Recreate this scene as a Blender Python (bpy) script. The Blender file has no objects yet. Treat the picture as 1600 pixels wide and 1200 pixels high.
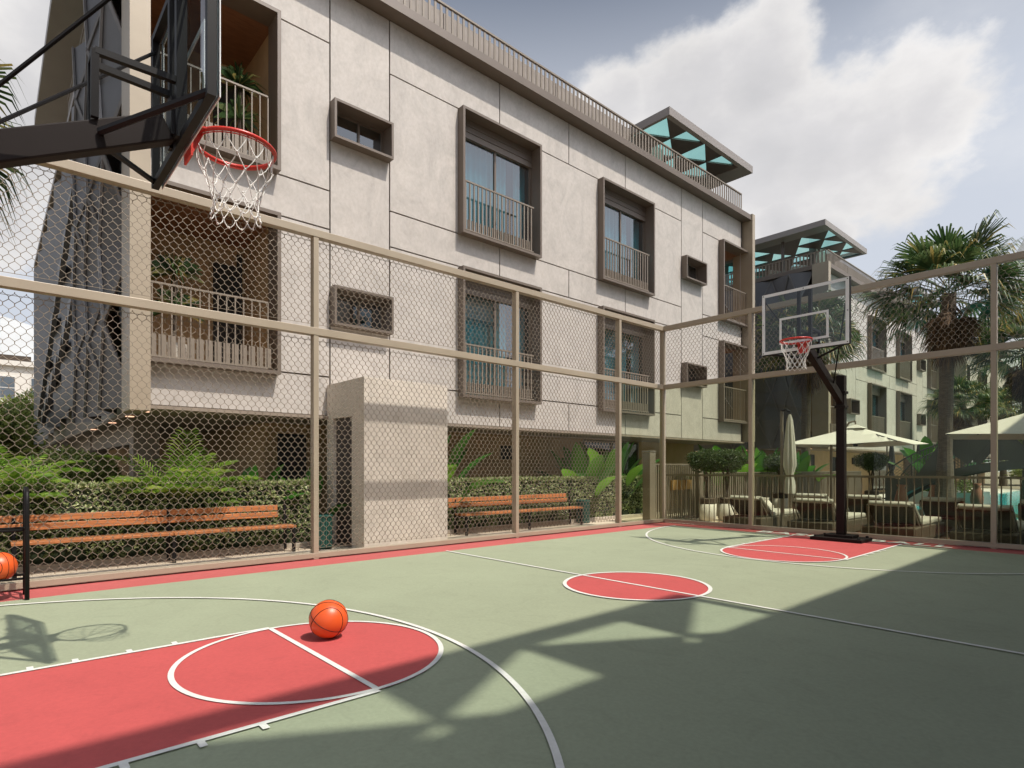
import bpy, math, random
from mathutils import Vector, Matrix
R = random.Random(7)
PI = math.pi
scene = bpy.context.scene
COL = scene.collection

# ------------------------------------------------------------------ helpers
class MB:
    def __init__(s):
        s.v = []; s.f = []
    def add(s, vs, fs):
        o = len(s.v); s.v.extend([tuple(v) for v in vs]); s.f.extend([tuple(i + o for i in f) for f in fs]); return s
    def quad(s, a, b, c, d):
        return s.add([a, b, c, d], [(0, 1, 2, 3)])
    def tri(s, a, b, c):
        return s.add([a, b, c], [(0, 1, 2)])
    def box(s, x0, x1, y0, y1, z0, z1):
        vs = [(x, y, z) for x in (x0, x1) for y in (y0, y1) for z in (z0, z1)]
        return s.add(vs, [(0, 1, 3, 2), (4, 6, 7, 5), (0, 4, 5, 1), (2, 3, 7, 6), (0, 2, 6, 4), (1, 5, 7, 3)])
    def bar(s, p, q, w, h, up=(0, 0, 1)):
        p = Vector(p); q = Vector(q); d = (q - p).normalized(); up = Vector(up)
        if abs(d.dot(up)) > .98: up = Vector((0, 1, 0))
        a = d.cross(up).normalized(); b = a.cross(d).normalized()
        vs = []
        for c in (p, q):
            for i, j in ((-1, -1), (1, -1), (1, 1), (-1, 1)):
                vs.append(c + a * (i * w / 2) + b * (j * h / 2))
        return s.add(vs, [(3, 2, 1, 0), (4, 5, 6, 7), (0, 1, 5, 4), (1, 2, 6, 5), (2, 3, 7, 6), (3, 0, 4, 7)])
    def tube(s, pts, r, n=6, closed=False, caps=True):
        pts = [Vector(p) for p in pts]; N = len(pts); vs = []
        a = None
        for i, p in enumerate(pts):
            if closed: t = pts[(i + 1) % N] - pts[i - 1]
            else: t = pts[min(i + 1, N - 1)] - pts[max(i - 1, 0)]
            t.normalize()
            if a is None:
                a = t.cross(Vector((0, 0, 1)))
                if a.length < .05: a = t.cross(Vector((0, 1, 0)))
            a = (a - t * a.dot(t)).normalized(); b = t.cross(a)
            rr = r[i] if isinstance(r, (list, tuple)) else r
            for k in range(n):
                an = 2 * PI * (k + .5) / n
                vs.append(p + (a * math.cos(an) + b * math.sin(an)) * rr)
        fs = []
        for i in range(N if closed else N - 1):
            j = (i + 1) % N
            for k in range(n):
                m = (k + 1) % n
                fs.append((i * n + k, i * n + m, j * n + m, j * n + k))
        if caps and not closed:
            fs.append(tuple(range(n - 1, -1, -1))); fs.append(tuple((N - 1) * n + k for k in range(n)))
        return s.add(vs, fs)
    def lathe(s, prof, n=24, c=(0, 0)):
        vs = []
        for r, z in prof:
            for k in range(n):
                a = 2 * PI * k / n; vs.append((c[0] + r * math.cos(a), c[1] + r * math.sin(a), z))
        fs = []
        for i in range(len(prof) - 1):
            for k in range(n):
                m = (k + 1) % n; fs.append((i * n + k, i * n + m, (i + 1) * n + m, (i + 1) * n + k))
        fs.append(tuple(range(n - 1, -1, -1))); fs.append(tuple((len(prof) - 1) * n + k for k in range(n)))
        return s.add(vs, fs)
    def prism(s, poly, axis, a, b):
        # poly of 2-D points extruded from a to b along axis 'x','y','z'
        def P(u, v, w): return {'x': (w, u, v), 'y': (u, w, v), 'z': (u, v, w)}[axis]
        n = len(poly); vs = [P(u, v, a) for u, v in poly] + [P(u, v, b) for u, v in poly]
        fs = [tuple(range(n - 1, -1, -1)), tuple(range(n, 2 * n))]
        for k in range(n): fs.append((k, (k + 1) % n, n + (k + 1) % n, n + k))
        return s.add(vs, fs)
    def leaf(s, p, d, L, W, nrm=None, fold=0.0):
        p = Vector(p); d = Vector(d).normalized()
        n = Vector(nrm) if nrm else Vector((R.uniform(-1, 1), R.uniform(-1, 1), R.uniform(-1, 1)))
        a = d.cross(n)
        if a.length < .05: a = d.cross(Vector((.3, .8, .5)))
        a.normalize()
        return s.add([p, p + d * L * .45 + a * W / 2, p + d * L, p + d * L * .45 - a * W / 2], [(0, 1, 2, 3)])
    def build(s, name, mat, parent=None, smooth=False, bevel=0, loc=None, label=None):
        me = bpy.data.meshes.new(name); me.from_pydata(s.v, [], s.f); me.materials.append(mat)
        if smooth: me.shade_smooth()
        me.update()
        o = bpy.data.objects.new(name, me); COL.objects.link(o)
        if parent: o.parent = parent
        if loc: o.location = loc
        if label: o['label'] = label
        if bevel:
            m = o.modifiers.new('Bevel', 'BEVEL'); m.width = bevel; m.segments = 2; m.limit_method = 'ANGLE'; m.angle_limit = .6
        return o

def tag(o, label=None, cat=None, group=None, kind=None):
    if label: o['label'] = label
    if cat: o['category'] = cat
    if group: o['group'] = group
    if kind: o['kind'] = kind
    return o
def thing(name, label, cat, loc=(0, 0, 0), rz=0, group=None):
    o = bpy.data.objects.new(name, None); COL.objects.link(o); o.empty_display_size = .2
    o.location = loc; o.rotation_euler = (0, 0, rz)
    return tag(o, label, cat, group)
def kids(o): return [c for c in COL.objects if c.parent == o]
def copy_tree(o, parent=None):
    c = o.copy(); COL.objects.link(c)
    if parent: c.parent = parent
    for ch in kids(o): copy_tree(ch, c)
    return c
def dup(o, loc, rz=0, label=None, scale=None):
    c = copy_tree(o); c.location = loc; c.rotation_euler = (0, 0, rz)
    if label: c['label'] = label
    if scale: c.scale = (scale,) * 3 if not isinstance(scale, tuple) else scale
    return c

# ------------------------------------------------------------------ materials
def nodes(name):
    m = bpy.data.materials.new(name); m.use_nodes = True
    nt = m.node_tree; return m, nt, nt.nodes['Principled BSDF']
def N(nt, t, **kw):
    n = nt.nodes.new(t)
    for k, v in kw.items():
        if hasattr(n, k): setattr(n, k, v)
        else: n.inputs[k].default_value = v
    return n
def ramp(nt, stops, src):
    r = nt.nodes.new('ShaderNodeValToRGB'); e = r.color_ramp.elements
    while len(e) < len(stops): e.new(.5)
    for el, (p, c) in zip(e, stops): el.position = p; el.color = (*c, 1) if len(c) == 3 else c
    nt.links.new(src, r.inputs[0]); return r
def sc(c, k): return tuple(min(1, x * k) for x in c)
def mat(name, c, rough=.6, metal=0, var=.12, scale=6, bump=0, bscale=60, spec=.5, coat=0, stretch=None):
    m, nt, b = nodes(name)
    tc = N(nt, 'ShaderNodeTexCoord'); src = tc.outputs['Object']
    if stretch:
        mp = N(nt, 'ShaderNodeMapping'); mp.inputs['Scale'].default_value = stretch
        nt.links.new(src, mp.inputs[0]); src = mp.outputs[0]
    nz = N(nt, 'ShaderNodeTexNoise'); nz.inputs['Scale'].default_value = scale; nz.inputs['Detail'].default_value = 6
    nt.links.new(src, nz.inputs['Vector'])
    r = ramp(nt, [(.3, sc(c, 1 - var)), (.7, sc(c, 1 + var))], nz.outputs['Fac'])
    nt.links.new(r.outputs[0], b.inputs['Base Color'])
    b.inputs['Roughness'].default_value = rough; b.inputs['Metallic'].default_value = metal
    b.inputs['Specular IOR Level'].default_value = spec
    if coat: b.inputs['Coat Weight'].default_value = coat; b.inputs['Coat Roughness'].default_value = .08
    if bump:
        n2 = N(nt, 'ShaderNodeTexNoise'); n2.inputs['Scale'].default_value = bscale; n2.inputs['Detail'].default_value = 5
        nt.links.new(src, n2.inputs['Vector'])
        bp = N(nt, 'ShaderNodeBump'); bp.inputs['Strength'].default_value = bump; bp.inputs['Distance'].default_value = .01
        nt.links.new(n2.outputs['Fac'], bp.inputs['Height']); nt.links.new(bp.outputs[0], b.inputs['Normal'])
    return m
def leafmat(name, stops, trans=.35, rough=.45):
    m, nt, b = nodes(name)
    g = N(nt, 'ShaderNodeNewGeometry')
    r = ramp(nt, stops, g.outputs['Random Per Island'])
    nt.links.new(r.outputs[0], b.inputs['Base Color']); b.inputs['Roughness'].default_value = rough
    b.inputs['Specular IOR Level'].default_value = .4
    t = N(nt, 'ShaderNodeBsdfTranslucent'); nt.links.new(r.outputs[0], t.inputs[0])
    mx = N(nt, 'ShaderNodeMixShader'); mx.inputs[0].default_value = trans
    nt.links.new(b.outputs[0], mx.inputs[1]); nt.links.new(t.outputs[0], mx.inputs[2])
    nt.links.new(mx.outputs[0], nt.nodes['Material Output'].inputs['Surface'])
    return m
def glassmat(name, tint, base=0.0, ior=1.45, rough=0.0, gcol=(1, 1, 1)):
    m = bpy.data.materials.new(name); m.use_nodes = True; nt = m.node_tree
    nt.nodes.remove(nt.nodes['Principled BSDF'])
    t = N(nt, 'ShaderNodeBsdfTransparent'); t.inputs[0].default_value = (*tint, 1)
    g = N(nt, 'ShaderNodeBsdfGlossy'); g.inputs['Roughness'].default_value = rough; g.inputs['Color'].default_value = (*gcol, 1)
    lw = N(nt, 'ShaderNodeFresnel'); lw.inputs['IOR'].default_value = ior
    mp = N(nt, 'ShaderNodeMapRange'); mp.inputs['To Min'].default_value = base
    nt.links.new(lw.outputs[0], mp.inputs['Value'])
    mx = N(nt, 'ShaderNodeMixShader')
    ge = N(nt, 'ShaderNodeNewGeometry'); iv = N(nt, 'ShaderNodeMath', operation='SUBTRACT'); iv.inputs[0].default_value = 1
    nt.links.new(ge.outputs['Backfacing'], iv.inputs[1])
    ml = N(nt, 'ShaderNodeMath', operation='MULTIPLY'); nt.links.new(mp.outputs[0], ml.inputs[0]); nt.links.new(iv.outputs[0], ml.inputs[1])
    nt.links.new(ml.outputs[0], mx.inputs[0]); nt.links.new(t.outputs[0], mx.inputs[1]); nt.links.new(g.outputs[0], mx.inputs[2])
    nt.links.new(mx.outputs[0], nt.nodes['Material Output'].inputs['Surface'])
    return m

def stonemat(name, c):
    m, nt, b = nodes(name)
    tc = N(nt, 'ShaderNodeTexCoord')
    mp = N(nt, 'ShaderNodeMapping'); mp.inputs['Rotation'].default_value = (.7, .2, .3); mp.inputs['Scale'].default_value = (1, 1.25, .9)
    nt.links.new(tc.outputs['Object'], mp.inputs[0])
    a = N(nt, 'ShaderNodeTexNoise'); a.inputs['Scale'].default_value = 1.15; a.inputs['Detail'].default_value = 12; a.inputs['Roughness'].default_value = .66; a.inputs['Distortion'].default_value = 2.2
    nt.links.new(mp.outputs[0], a.inputs['Vector'])
    r = ramp(nt, [(.33, sc(c, .87)), (.47, sc(c, .97)), (.55, sc(c, 1.02)), (.70, sc(c, 1.09))], a.outputs['Fac'])
    f = N(nt, 'ShaderNodeTexNoise'); f.inputs['Scale'].default_value = 14; f.inputs['Detail'].default_value = 8; f.inputs['Roughness'].default_value = .7
    nt.links.new(mp.outputs[0], f.inputs['Vector'])
    r2 = ramp(nt, [(.35, (.82, .8, .77)), (.6, (1, 1, 1))], f.outputs['Fac'])
    mx = N(nt, 'ShaderNodeMix', data_type='RGBA', blend_type='MULTIPLY'); mx.inputs[0].default_value = .6
    nt.links.new(r.outputs[0], mx.inputs[6]); nt.links.new(r2.outputs[0], mx.inputs[7])
    nt.links.new(mx.outputs[2], b.inputs['Base Color'])
    b.inputs['Roughness'].default_value = .62
    bp = N(nt, 'ShaderNodeBump'); bp.inputs['Strength'].default_value = .12; bp.inputs['Distance'].default_value = .01
    nt.links.new(f.outputs['Fac'], bp.inputs['Height']); nt.links.new(bp.outputs[0], b.inputs['Normal'])
    return m

M = {}
M['stone'] = stonemat('stone_cladding', (.470, .428, .386))
M['blockstone'] = stonemat('block_plaster', (.60, .54, .465))
M['groove'] = mat('groove_dark', (.055, .038, .026), .8)
M['frame'] = mat('bronze_metal', (.155, .122, .096), .45, .15, .05, 3)
M['fence'] = mat('fence_paint', (.345, .285, .208), .42, .1, .05, 3)
M['wire'] = mat('fence_wire', (.235, .19, .14), .45, .25, .05)
M['rail'] = mat('railing_bronze', (.215, .175, .135), .45, .1, .05, 3)
M['darkgrey'] = mat('folded_panel_grey', (.115, .112, .115), .5, .1, .10, 1.2)
M['roofwall'] = mat('roof_concrete', (.24, .205, .175), .75, 0, .12, 4, .2)
M['canopy'] = mat('canopy_metal', (.105, .082, .068), .45, .1, .06, 2)
M['canopyedge'] = mat('canopy_edge', (.26, .23, .21), .45, .1, .05, 2)
M['brownwall'] = mat('brown_render', (.42, .28, .15), .8, 0, .10, 3)
M['woodceil'] = mat('wood_ceiling', (.22, .10, .05), .55, 0, .2, 5, stretch=(8, 1, 1))
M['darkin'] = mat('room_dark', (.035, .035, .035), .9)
M['soffit'] = mat('soffit_panel', (.25, .20, .155), .6)
M['winglass'] = glassmat('window_glass', (.42, .66, .70), .27, 1.5)
M['teal'] = glassmat('teal_glass', (.64, .885, .87), .03, 1.4)
M['perf'] = mat('perforated_teal', (.05, .12, .12), .5)
M['fenceglass'] = glassmat('green_glass', (.865, .895, .80), .0, 1.30)
M['boardglass'] = glassmat('board_glass', (.76, .80, .80), .01, 1.45)
M['curtain'] = mat('sheer_curtain', (.62, .66, .66), .9, 0, .08, 3)
M['black'] = mat('black_paint', (.010, .009, .009), .5, 0, .1, spec=.18)
M['poleblack'] = mat('pole_brown_black', (.014, .009, .0075), .55, 0, .1, spec=.15)
M['white'] = mat('white_paint', (.75, .75, .74), .5, 0, .03)
M['ringred'] = mat('ring_red', (.55, .035, .022), .35, 0, .05, spec=.5)
M['net'] = mat('net_cord', (.70, .68, .64), .8)
M['green'] = None
M['wood'] = mat('bench_wood', (.43, .155, .052), .5, 0, .38, 9, .15, 40, stretch=(6, .35, 6))
M['binmetal'] = mat('bin_green', (.02, .085, .065), .45, 0, .1)
M['paving'] = mat('sand_paving', (.50, .42, .31), .85, 0, .14, 9, .3, 120)
M['kerb'] = mat('kerb_stone', (.42, .36, .28), .8, 0, .12, 9, .2)
M['ground'] = mat('ground_earth', (.22, .19, .14), .95, 0, .2, .6)
M['deck'] = mat('wood_deck', (.16, .07, .04), .6, 0, .25, 4, .1, stretch=(.3, 7, 1))
M['poolstone'] = mat('pool_coping', (.55, .53, .47), .7, 0, .06)
M['wicker'] = mat('wicker', (.075, .058, .036), .75, 0, .25, 40, .6, 90)
M['cushion'] = mat('cushion_cream', (.44, .415, .35), .9, 0, .05, 8, .1)
M['canvas'] = mat('umbrella_canvas', (.58, .56, .50), .9, 0, .03)
M['trunk'] = mat('palm_trunk', (.11, .085, .06), .9, 0, .35, 9, .8, 30, stretch=(1, 1, 4))
M['bark'] = mat('bark', (.09, .065, .045), .9, 0, .3, 14, .5)
M['pot'] = mat('white_pot', (.60, .55, .47), .7, 0, .08)
M['terracotta'] = mat('terracotta', (.28, .12, .07), .8, 0, .12)
M['hill'] = mat('hazy_hill', (.40, .41, .41), 1, 0, .06, .02)  # pale grey paints distance haze into the base colour
M['whitewall'] = mat('white_render', (.62, .58, .52), .8, 0, .05)
M['bridge'] = mat('bridge_grey', (.085, .09, .075), .55, .1, .08, 2)
M['palmleaf'] = leafmat('palm_leaf', [(0, (.022, .05, .014)), (.5, (.06, .11, .034)), (.82, (.13, .165, .06)), (1, (.40, .29, .08))], .3)
M['deadleaf'] = leafmat('dead_palm_leaf', [(0, (.05, .03, .016)), (.6, (.12, .07, .035)), (1, (.22, .14, .07))], .2, .8)
M['areca'] = leafmat('areca_leaf', [(0, (.13, .26, .03)), (.6, (.27, .43, .06)), (1, (.48, .56, .13))], .55)
M['banana'] = leafmat('broad_leaf', [(0, (.03, .12, .02)), (.6, (.06, .20, .025)), (1, (.16, .34, .03))], .45, .3)
M['hedge'] = leafmat('hedge_leaf', [(0, (.08, .12, .035)), (.45, (.19, .24, .08)), (.8, (.36, .39, .16)), (1, (.52, .52, .27))], .3)
M['topiary'] = leafmat('topiary_leaf', [(0, (.02, .04, .012)), (.6, (.05, .085, .02)), (1, (.11, .15, .04))], .3)
M['tree'] = leafmat('tree_leaf', [(0, (.12, .17, .04)), (.6, (.29, .35, .08)), (1, (.45, .48, .15))], .35)
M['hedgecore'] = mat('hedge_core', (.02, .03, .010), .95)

def wovenbump(m): return m
# painted court: colour with fine grain
def courtmat(name, c):
    m, nt, b = nodes(name)
    tc = N(nt, 'ShaderNodeTexCoord')
    a = N(nt, 'ShaderNodeTexNoise'); a.inputs['Scale'].default_value = .9; a.inputs['Detail'].default_value = 7; a.inputs['Roughness'].default_value = .65
    f = N(nt, 'ShaderNodeTexNoise'); f.inputs['Scale'].default_value = 45; f.inputs['Detail'].default_value = 6
    s = N(nt, 'ShaderNodeTexNoise'); s.inputs['Scale'].default_value = 220; s.inputs['Detail'].default_value = 3
    for n in (a, f, s): nt.links.new(tc.outputs['Object'], n.inputs['Vector'])
    r = ramp(nt, [(.3, sc(c, .93)), (.7, sc(c, 1.06))], a.outputs['Fac'])
    r2 = ramp(nt, [(.3, (.90, .90, .90)), (.7, (1, 1, 1))], f.outputs['Fac'])
    mx = N(nt, 'ShaderNodeMix', data_type='RGBA', blend_type='MULTIPLY'); mx.inputs[0].default_value = 1
    nt.links.new(r.outputs[0], mx.inputs[6]); nt.links.new(r2.outputs[0], mx.inputs[7])
    k = N(nt, 'ShaderNodeTexNoise'); k.inputs['Scale'].default_value = 2.4; k.inputs['Detail'].default_value = 12; k.inputs['Roughness'].default_value = .72; k.inputs['Distortion'].default_value = 2.5
    nt.links.new(tc.outputs['Object'], k.inputs['Vector'])
    r3 = ramp(nt, [(.52, (1, 1, 1)), (.70, (.90, .90, .90))], k.outputs['Fac'])
    m3 = N(nt, 'ShaderNodeMix', data_type='RGBA', blend_type='MULTIPLY'); m3.inputs[0].default_value = 1
    nt.links.new(mx.outputs[2], m3.inputs[6]); nt.links.new(r3.outputs[0], m3.inputs[7])
    nt.links.new(m3.outputs[2], b.inputs['Base Color']); b.inputs['Roughness'].default_value = .72
    b.inputs['Specular IOR Level'].default_value = .3
    bp = N(nt, 'ShaderNodeBump'); bp.inputs['Strength'].default_value = .25; bp.inputs['Distance'].default_value = .004
    nt.links.new(s.outputs['Fac'], bp.inputs['Height']); nt.links.new(bp.outputs[0], b.inputs['Normal'])
    return m
M['green'] = courtmat('court_green', (.283, .312, .210))
M['red'] = courtmat('court_red', (.455, .08, .076))
M['border'] = courtmat('border_red', (.42, .095, .088))
M['line'] = courtmat('court_line_white', (.66, .65, .60))
# water
def water():
    m, nt, b = nodes('pool_water'); b.inputs['Base Color'].default_value = (.010, .27, .30, 1); b.inputs['Roughness'].default_value = .12; b.inputs['Specular IOR Level'].default_value = .08
    nz = N(nt, 'ShaderNodeTexNoise'); nz.inputs['Scale'].default_value = 3; nz.inputs['Detail'].default_value = 3
    bp = N(nt, 'ShaderNodeBump'); bp.inputs['Strength'].default_value = .15; bp.inputs['Distance'].default_value = .05
    nt.links.new(nz.outputs['Fac'], bp.inputs['Height']); nt.links.new(bp.outputs[0], b.inputs['Normal']); return m
M['water'] = water()
def ballmat():
    m, nt, b = nodes('ball_orange'); b.inputs['Base Color'].default_value = (.64, .09, .015, 1); b.inputs['Roughness'].default_value = .40
    v = N(nt, 'ShaderNodeTexVoronoi'); v.inputs['Scale'].default_value = 260
    tc = N(nt, 'ShaderNodeTexCoord'); nt.links.new(tc.outputs['Object'], v.inputs['Vector'])
    bp = N(nt, 'ShaderNodeBump'); bp.inputs['Strength'].default_value = .12; bp.inputs['Distance'].default_value = .002; bp.invert = True
    nt.links.new(v.outputs['Distance'], bp.inputs['Height']); nt.links.new(bp.outputs[0], b.inputs['Normal']); return m
M['ball'] = ballmat()
def lampmat():
    m, nt, b = nodes('downlight_glow'); b.inputs['Emission Color'].default_value = (1, .55, .35, 1); b.inputs['Emission Strength'].default_value = 1.6; return m
M['lamp'] = lampmat()

# ------------------------------------------------------------------ setting
ZO = -.12
def sheet(name, m, x0, x1, y0, y1, z, thick=.05):
    o = MB().box(x0, x1, y0, y1, z - thick, z).build(name, m); tag(o, kind='structure'); return o
sheet('ground', M['ground'], -900, 900, -900, 900, -.22)
sheet('paving', M['paving'], -8.93, -6.97, -6, 10.42, ZO, .06)
sheet('paving_path', M['paving'], -9.0, -6.97, 10.42, 24, ZO, .06)
FX, FY = -6.95, 10.35           # fence lines
CX, CY = -3.35, 4.55            # court centre
YB0, YB1 = -.75, 9.85           # base lines
XB0, XB1 = -6.41, -.29
o = MB().box(FX - .06, .62, -2.2, FY + .06, ZO - .05, 0).build('court_border', M['border']); tag(o, kind='structure')
sheet('court_surface', M['green'], XB0, XB1 + .55, YB0, YB1, .004, .003)

def disc(cx, cy, r, z, a0=0, a1=2 * PI, n=96):
    mb = MB(); pts = [(cx + r * math.cos(a0 + (a1 - a0) * i / n), cy + r * math.sin(a0 + (a1 - a0) * i / n), z) for i in range(n + 1)]
    mb.add(pts, [tuple(range(n + 1 if a1 - a0 < 6.28 else n))]); return mb
def arc(mb, cx, cy, r, w, z, a0, a1, n=120):
    vs = []; fs = []
    for i in range(n + 1):
        a = a0 + (a1 - a0) * i / n
        vs += [(cx + (r - w / 2) * math.cos(a), cy + (r - w / 2) * math.sin(a), z), (cx + (r + w / 2) * math.cos(a), cy + (r + w / 2) * math.sin(a), z)]
        if i: fs.append((2 * i - 2, 2 * i - 1, 2 * i + 1, 2 * i))
    mb.add(vs, fs)
def rect(mb, x0, x1, y0, y1, z): mb.quad((x0, y0, z), (x1, y0, z), (x1, y1, z), (x0, y1, z))
red = MB(); zr = .0080; zl = .0120
LX0, LX1 = CX - .745, CX + .745; FT = 1.44; KR = .715
for s in (1, -1):
    def Y(y): return y if s > 0 else 2 * CY - y
    rect(red, LX0, LX1, min(Y(YB0), Y(FT)), max(Y(YB0), Y(FT)), zr)
    d = disc(CX, Y(FT), KR + .03, zr, 0 if s > 0 else PI, PI if s > 0 else 2 * PI); red.add(d.v, d.f)
d = disc(CX, CY, .665, zr); red.add(d.v, d.f)
o = red.build('court_key_paint', M['red']); tag(o, kind='structure')
ln = MB(); w = .032
for s in (1, -1):
    def Y(y): return y if s > 0 else 2 * CY - y
    def rr(x0, x1, y0, y1, z=zl): rect(ln, x0, x1, min(Y(y0), Y(y1)), max(Y(y0), Y(y1)), z)
    rr(LX0 - w, LX0, YB0, FT); rr(LX1, LX1 + w, YB0, FT)
    rr(LX0, LX1, FT - w / 2, FT + w / 2, zl + .0005)
    arc(ln, CX, Y(FT), KR + .02, w * .9, zl + .001, 0, 2 * PI)
    arc(ln, CX, Y(YB0), 2.97, w, zl, 0 if s > 0 else PI, PI if s > 0 else 2 * PI)
    for yy in (.16, .36, .62, .86):          # lane ticks
        for xx, q in ((LX0 - w - .05, 1), (LX1 + w, 1)): rr(xx, xx + .05, yy, yy + .03, zl)
rect(ln, XB0, XB1 + .55, CY - w / 2, CY + w / 2, zl); arc(ln, CX, CY, .665, w * 1.1, zl + .001, 0, 2 * PI)
o = ln.build('court_lines', M['line']); tag(o, kind='structure')
# lettering on the red end strip
cu = bpy.data.curves.new('txt', 'FONT'); cu.body = 'BASKETBALL'; cu.size = .40; cu.align_x = 'CENTER'; cu.offset = .012; cu.space_character = 1.12
to = bpy.data.objects.new('tmp', cu); COL.objects.link(to)
bpy.context.view_layer.update()
me = bpy.data.meshes.new_from_object(to.evaluated_get(bpy.context.evaluated_depsgraph_get())); bpy.data.objects.remove(to)
me.name = 'court_lettering'; me.materials.clear(); me.materials.append(M['line'])
xs = [v.co.x for v in me.vertices]; kx = 2.78 / (max(xs) - min(xs))
for v in me.vertices: v.co.x *= kx
o = bpy.data.objects.new('court_lettering', me); COL.objects.link(o); o.location = (-3.42, 9.955, .006); tag(o, kind='structure')

# kerb beside the hedge
o = MB().box(-9.06, -8.93, -6, 3.95, ZO - .05, -.045).box(-9.06, -8.93, 5.9, 13.2, ZO - .05, -.045).build('kerb', M['kerb'], bevel=.01); tag(o, kind='structure')
# pool surroundings
sheet('pool_deck', M['deck'], -7.62, 6, FY + .07, 18.05, ZO - .004, .05)
o = MB()
o.box(-9.2, -5.75, 18.05, 46, ZO - .06, ZO - .004).box(-5.75, 6, 18.05, 18.35, ZO - .06, ZO).box(-5.75, 6, 44, 46, ZO - .06, ZO)
o = o.build('pool_terrace', M['poolstone']); tag(o, kind='structure')
o = MB().box(-5.75, 6, 18.35, 44, -.21, -.165).build('pool_water', M['water']); tag(o, kind='structure')

# hills: polar ridge
def hills():
    mb = MB(); prof = []
    def pxdir(px):  # world angle of an image column
        rgt = (px - 800) / 919; return math.atan2(.746 * rgt + .666, .666 * rgt - .746)
    stops = [(pxdir(-2500), 30), (pxdir(-600), 70), (pxdir(0), 84), (pxdir(60), 80), (pxdir(400), 60), (pxdir(1300), 60), (pxdir(1450), 66), (pxdir(1530), 86), (pxdir(1600), 128), (pxdir(1800), 160), (pxdir(2600), 120), (pxdir(5000), 40)]
    st = sorted(stops)
    def h(a):
        if a <= st[0][0]: return st[0][1]
        for (a0, h0), (a1, h1) in zip(st, st[1:]):
            if a <= a1: return h0 + (h1 - h0) * (a - a0) / (a1 - a0)
        return st[-1][1]
    from mathutils import noise
    na = 260; A0, A1 = st[0][0], st[-1][0]; rows = [(240, 0), (300, .55), (360, .86), (420, 1.0), (520, .85)]
    for i in range(na + 1):
        a = A0 + (A1 - A0) * i / na
        for r, k in rows:
            dd = r / max(.35, abs(math.cos(a - math.atan2(.666, -.746))))
            n = noise.fractal(Vector((a * 14, r * .01, 3)), .8, 2, 5)
            x, y = dd * math.cos(a), dd * math.sin(a)
            mb.v.append((x, y, -3 + h(a) * k * (dd / 420 if k else 1) * (1 + .03 * n)))
    nr = len(rows)
    for i in range(na):
        for j in range(nr - 1):
            b = i * nr + j; mb.f.append((b, b + nr, b + nr + 1, b + 1))
    o = mb.build('hills', M['hill'], smooth=True); tag(o, kind='structure')
hills()

# ------------------------------------------------------------------ fences
def mesh_panel(L, z0, z1, P=.041, H=.114, r=.0032):
    """chain-link: vertical zig-zag wires, local u along, returned as list of polylines (u, off, z)"""
    out = []; n = int(round(L / P)); p = L / n; h = H / 2; tw = .011
    for i in range(n):
        uc = (i + .5) * p; pts = []; z = z1; k = 0
        while z > z0 + .001:
            sgn = 1 if ((k + i) % 2) else -1
            u = uc + sgn * (p * .5 + .001)
            off = .0045 if sgn > 0 else -.0045
            pts.append((u, off, min(z + tw, z1))); pts.append((u, -off * .2, max(z - tw, z0)))
            z -= h; k += 1
        out.append(pts)
    return out, r
def wires(mb, polys, r, org, axis):
    for pts in polys:
        q = []
        for u, o, z in pts:
            q.append((org[0] + o, org[1] + u, z) if axis == 'y' else (org[0] + u, org[1] + o, z))
        mb.tube(q, r, 4, caps=False)
pw, rw = .065, .09
fl = thing('chain_link_fence', 'long tan chain link fence on the left between the court and the benches', 'fence', (FX, -2.1, 0))
oy = -2.1
ypost = [-2.1, -.34, 2.98, 6.28, 8.90]
for y in ypost: MB().box(-.05, .05, y - oy - pw / 2, y - oy + pw / 2, 0, 3.93).build('post', M['fence'], fl, bevel=.004)
MB().box(-.05, .05, FY - oy - .03, FY - oy + .035, 0, 3.93).build('post', M['fence'], fl, bevel=.004)
for n_, z0, z1 in (('top_rail', 3.912, 4.002), ('middle_rail', 2.72, 2.81), ('bottom_rail', .018, .078)):
    MB().box(-.046, .056 if z0 > .1 else .053, 0, FY - oy + .05, z0, z1).build(n_, M['fence'], fl, bevel=.004)
edges = ypost + [FY]
for a, b in zip(edges, edges[1:]):
    for z0, z1 in ((2.835, 3.90), (.10, 2.695)):
        if z0 < 1 and a > 8: continue
        mb = MB(); pl, r = mesh_panel(b - a - pw, z0, z1); wires(mb, pl, r, (-.015, a - oy + pw / 2, 0), 'y')
        for zz in (z0 + .03, z1 - .03): mb.tube([(-.02, a - oy + pw / 2, zz), (-.02, b - oy - pw / 2, zz)], .003, 4)
        mb.build('wire_mesh', M['wire'], fl)
MB().box(-.006, .006, 8.90 - oy + pw / 2, FY - oy - .03, .085, 2.715).build('glass_panel', M['fenceglass'], fl)

fr = thing('chain_link_fence', 'tan court fence behind the far hoop with green tinted glass below and wire mesh above', 'fence', (FX, FY, 0))
xpost = [-5.07, -1.62, .55]
for x in xpost: MB().box(x - FX - pw / 2, x - FX + pw / 2, -.05, .05, 0, 3.93).build('post', M['fence'], fr, bevel=.004)
for n_, z0, z1 in (('top_rail', 3.912, 4.002), ('middle_rail', 2.72, 2.81), ('bottom_rail', .018, .078)):
    MB().box(.06, .62 - FX, -.056 if z0 > .1 else -.053, .046, z0, z1).build(n_, M['fence'], fr, bevel=.004)
edges = [FX + .05] + xpost
for a, b in zip(edges, edges[1:]):
    mb = MB(); pl, r = mesh_panel(b - a - pw, 2.835, 3.90); wires(mb, pl, r, (a - FX + pw / 2, .015, 0), 'x')
    mb.build('wire_mesh', M['wire'], fr)
    MB().box(a - FX + pw / 2, b - FX - pw / 2, -.006, .006, .085, 2.715).build('glass_panel', M['fenceglass'], fr)

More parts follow.
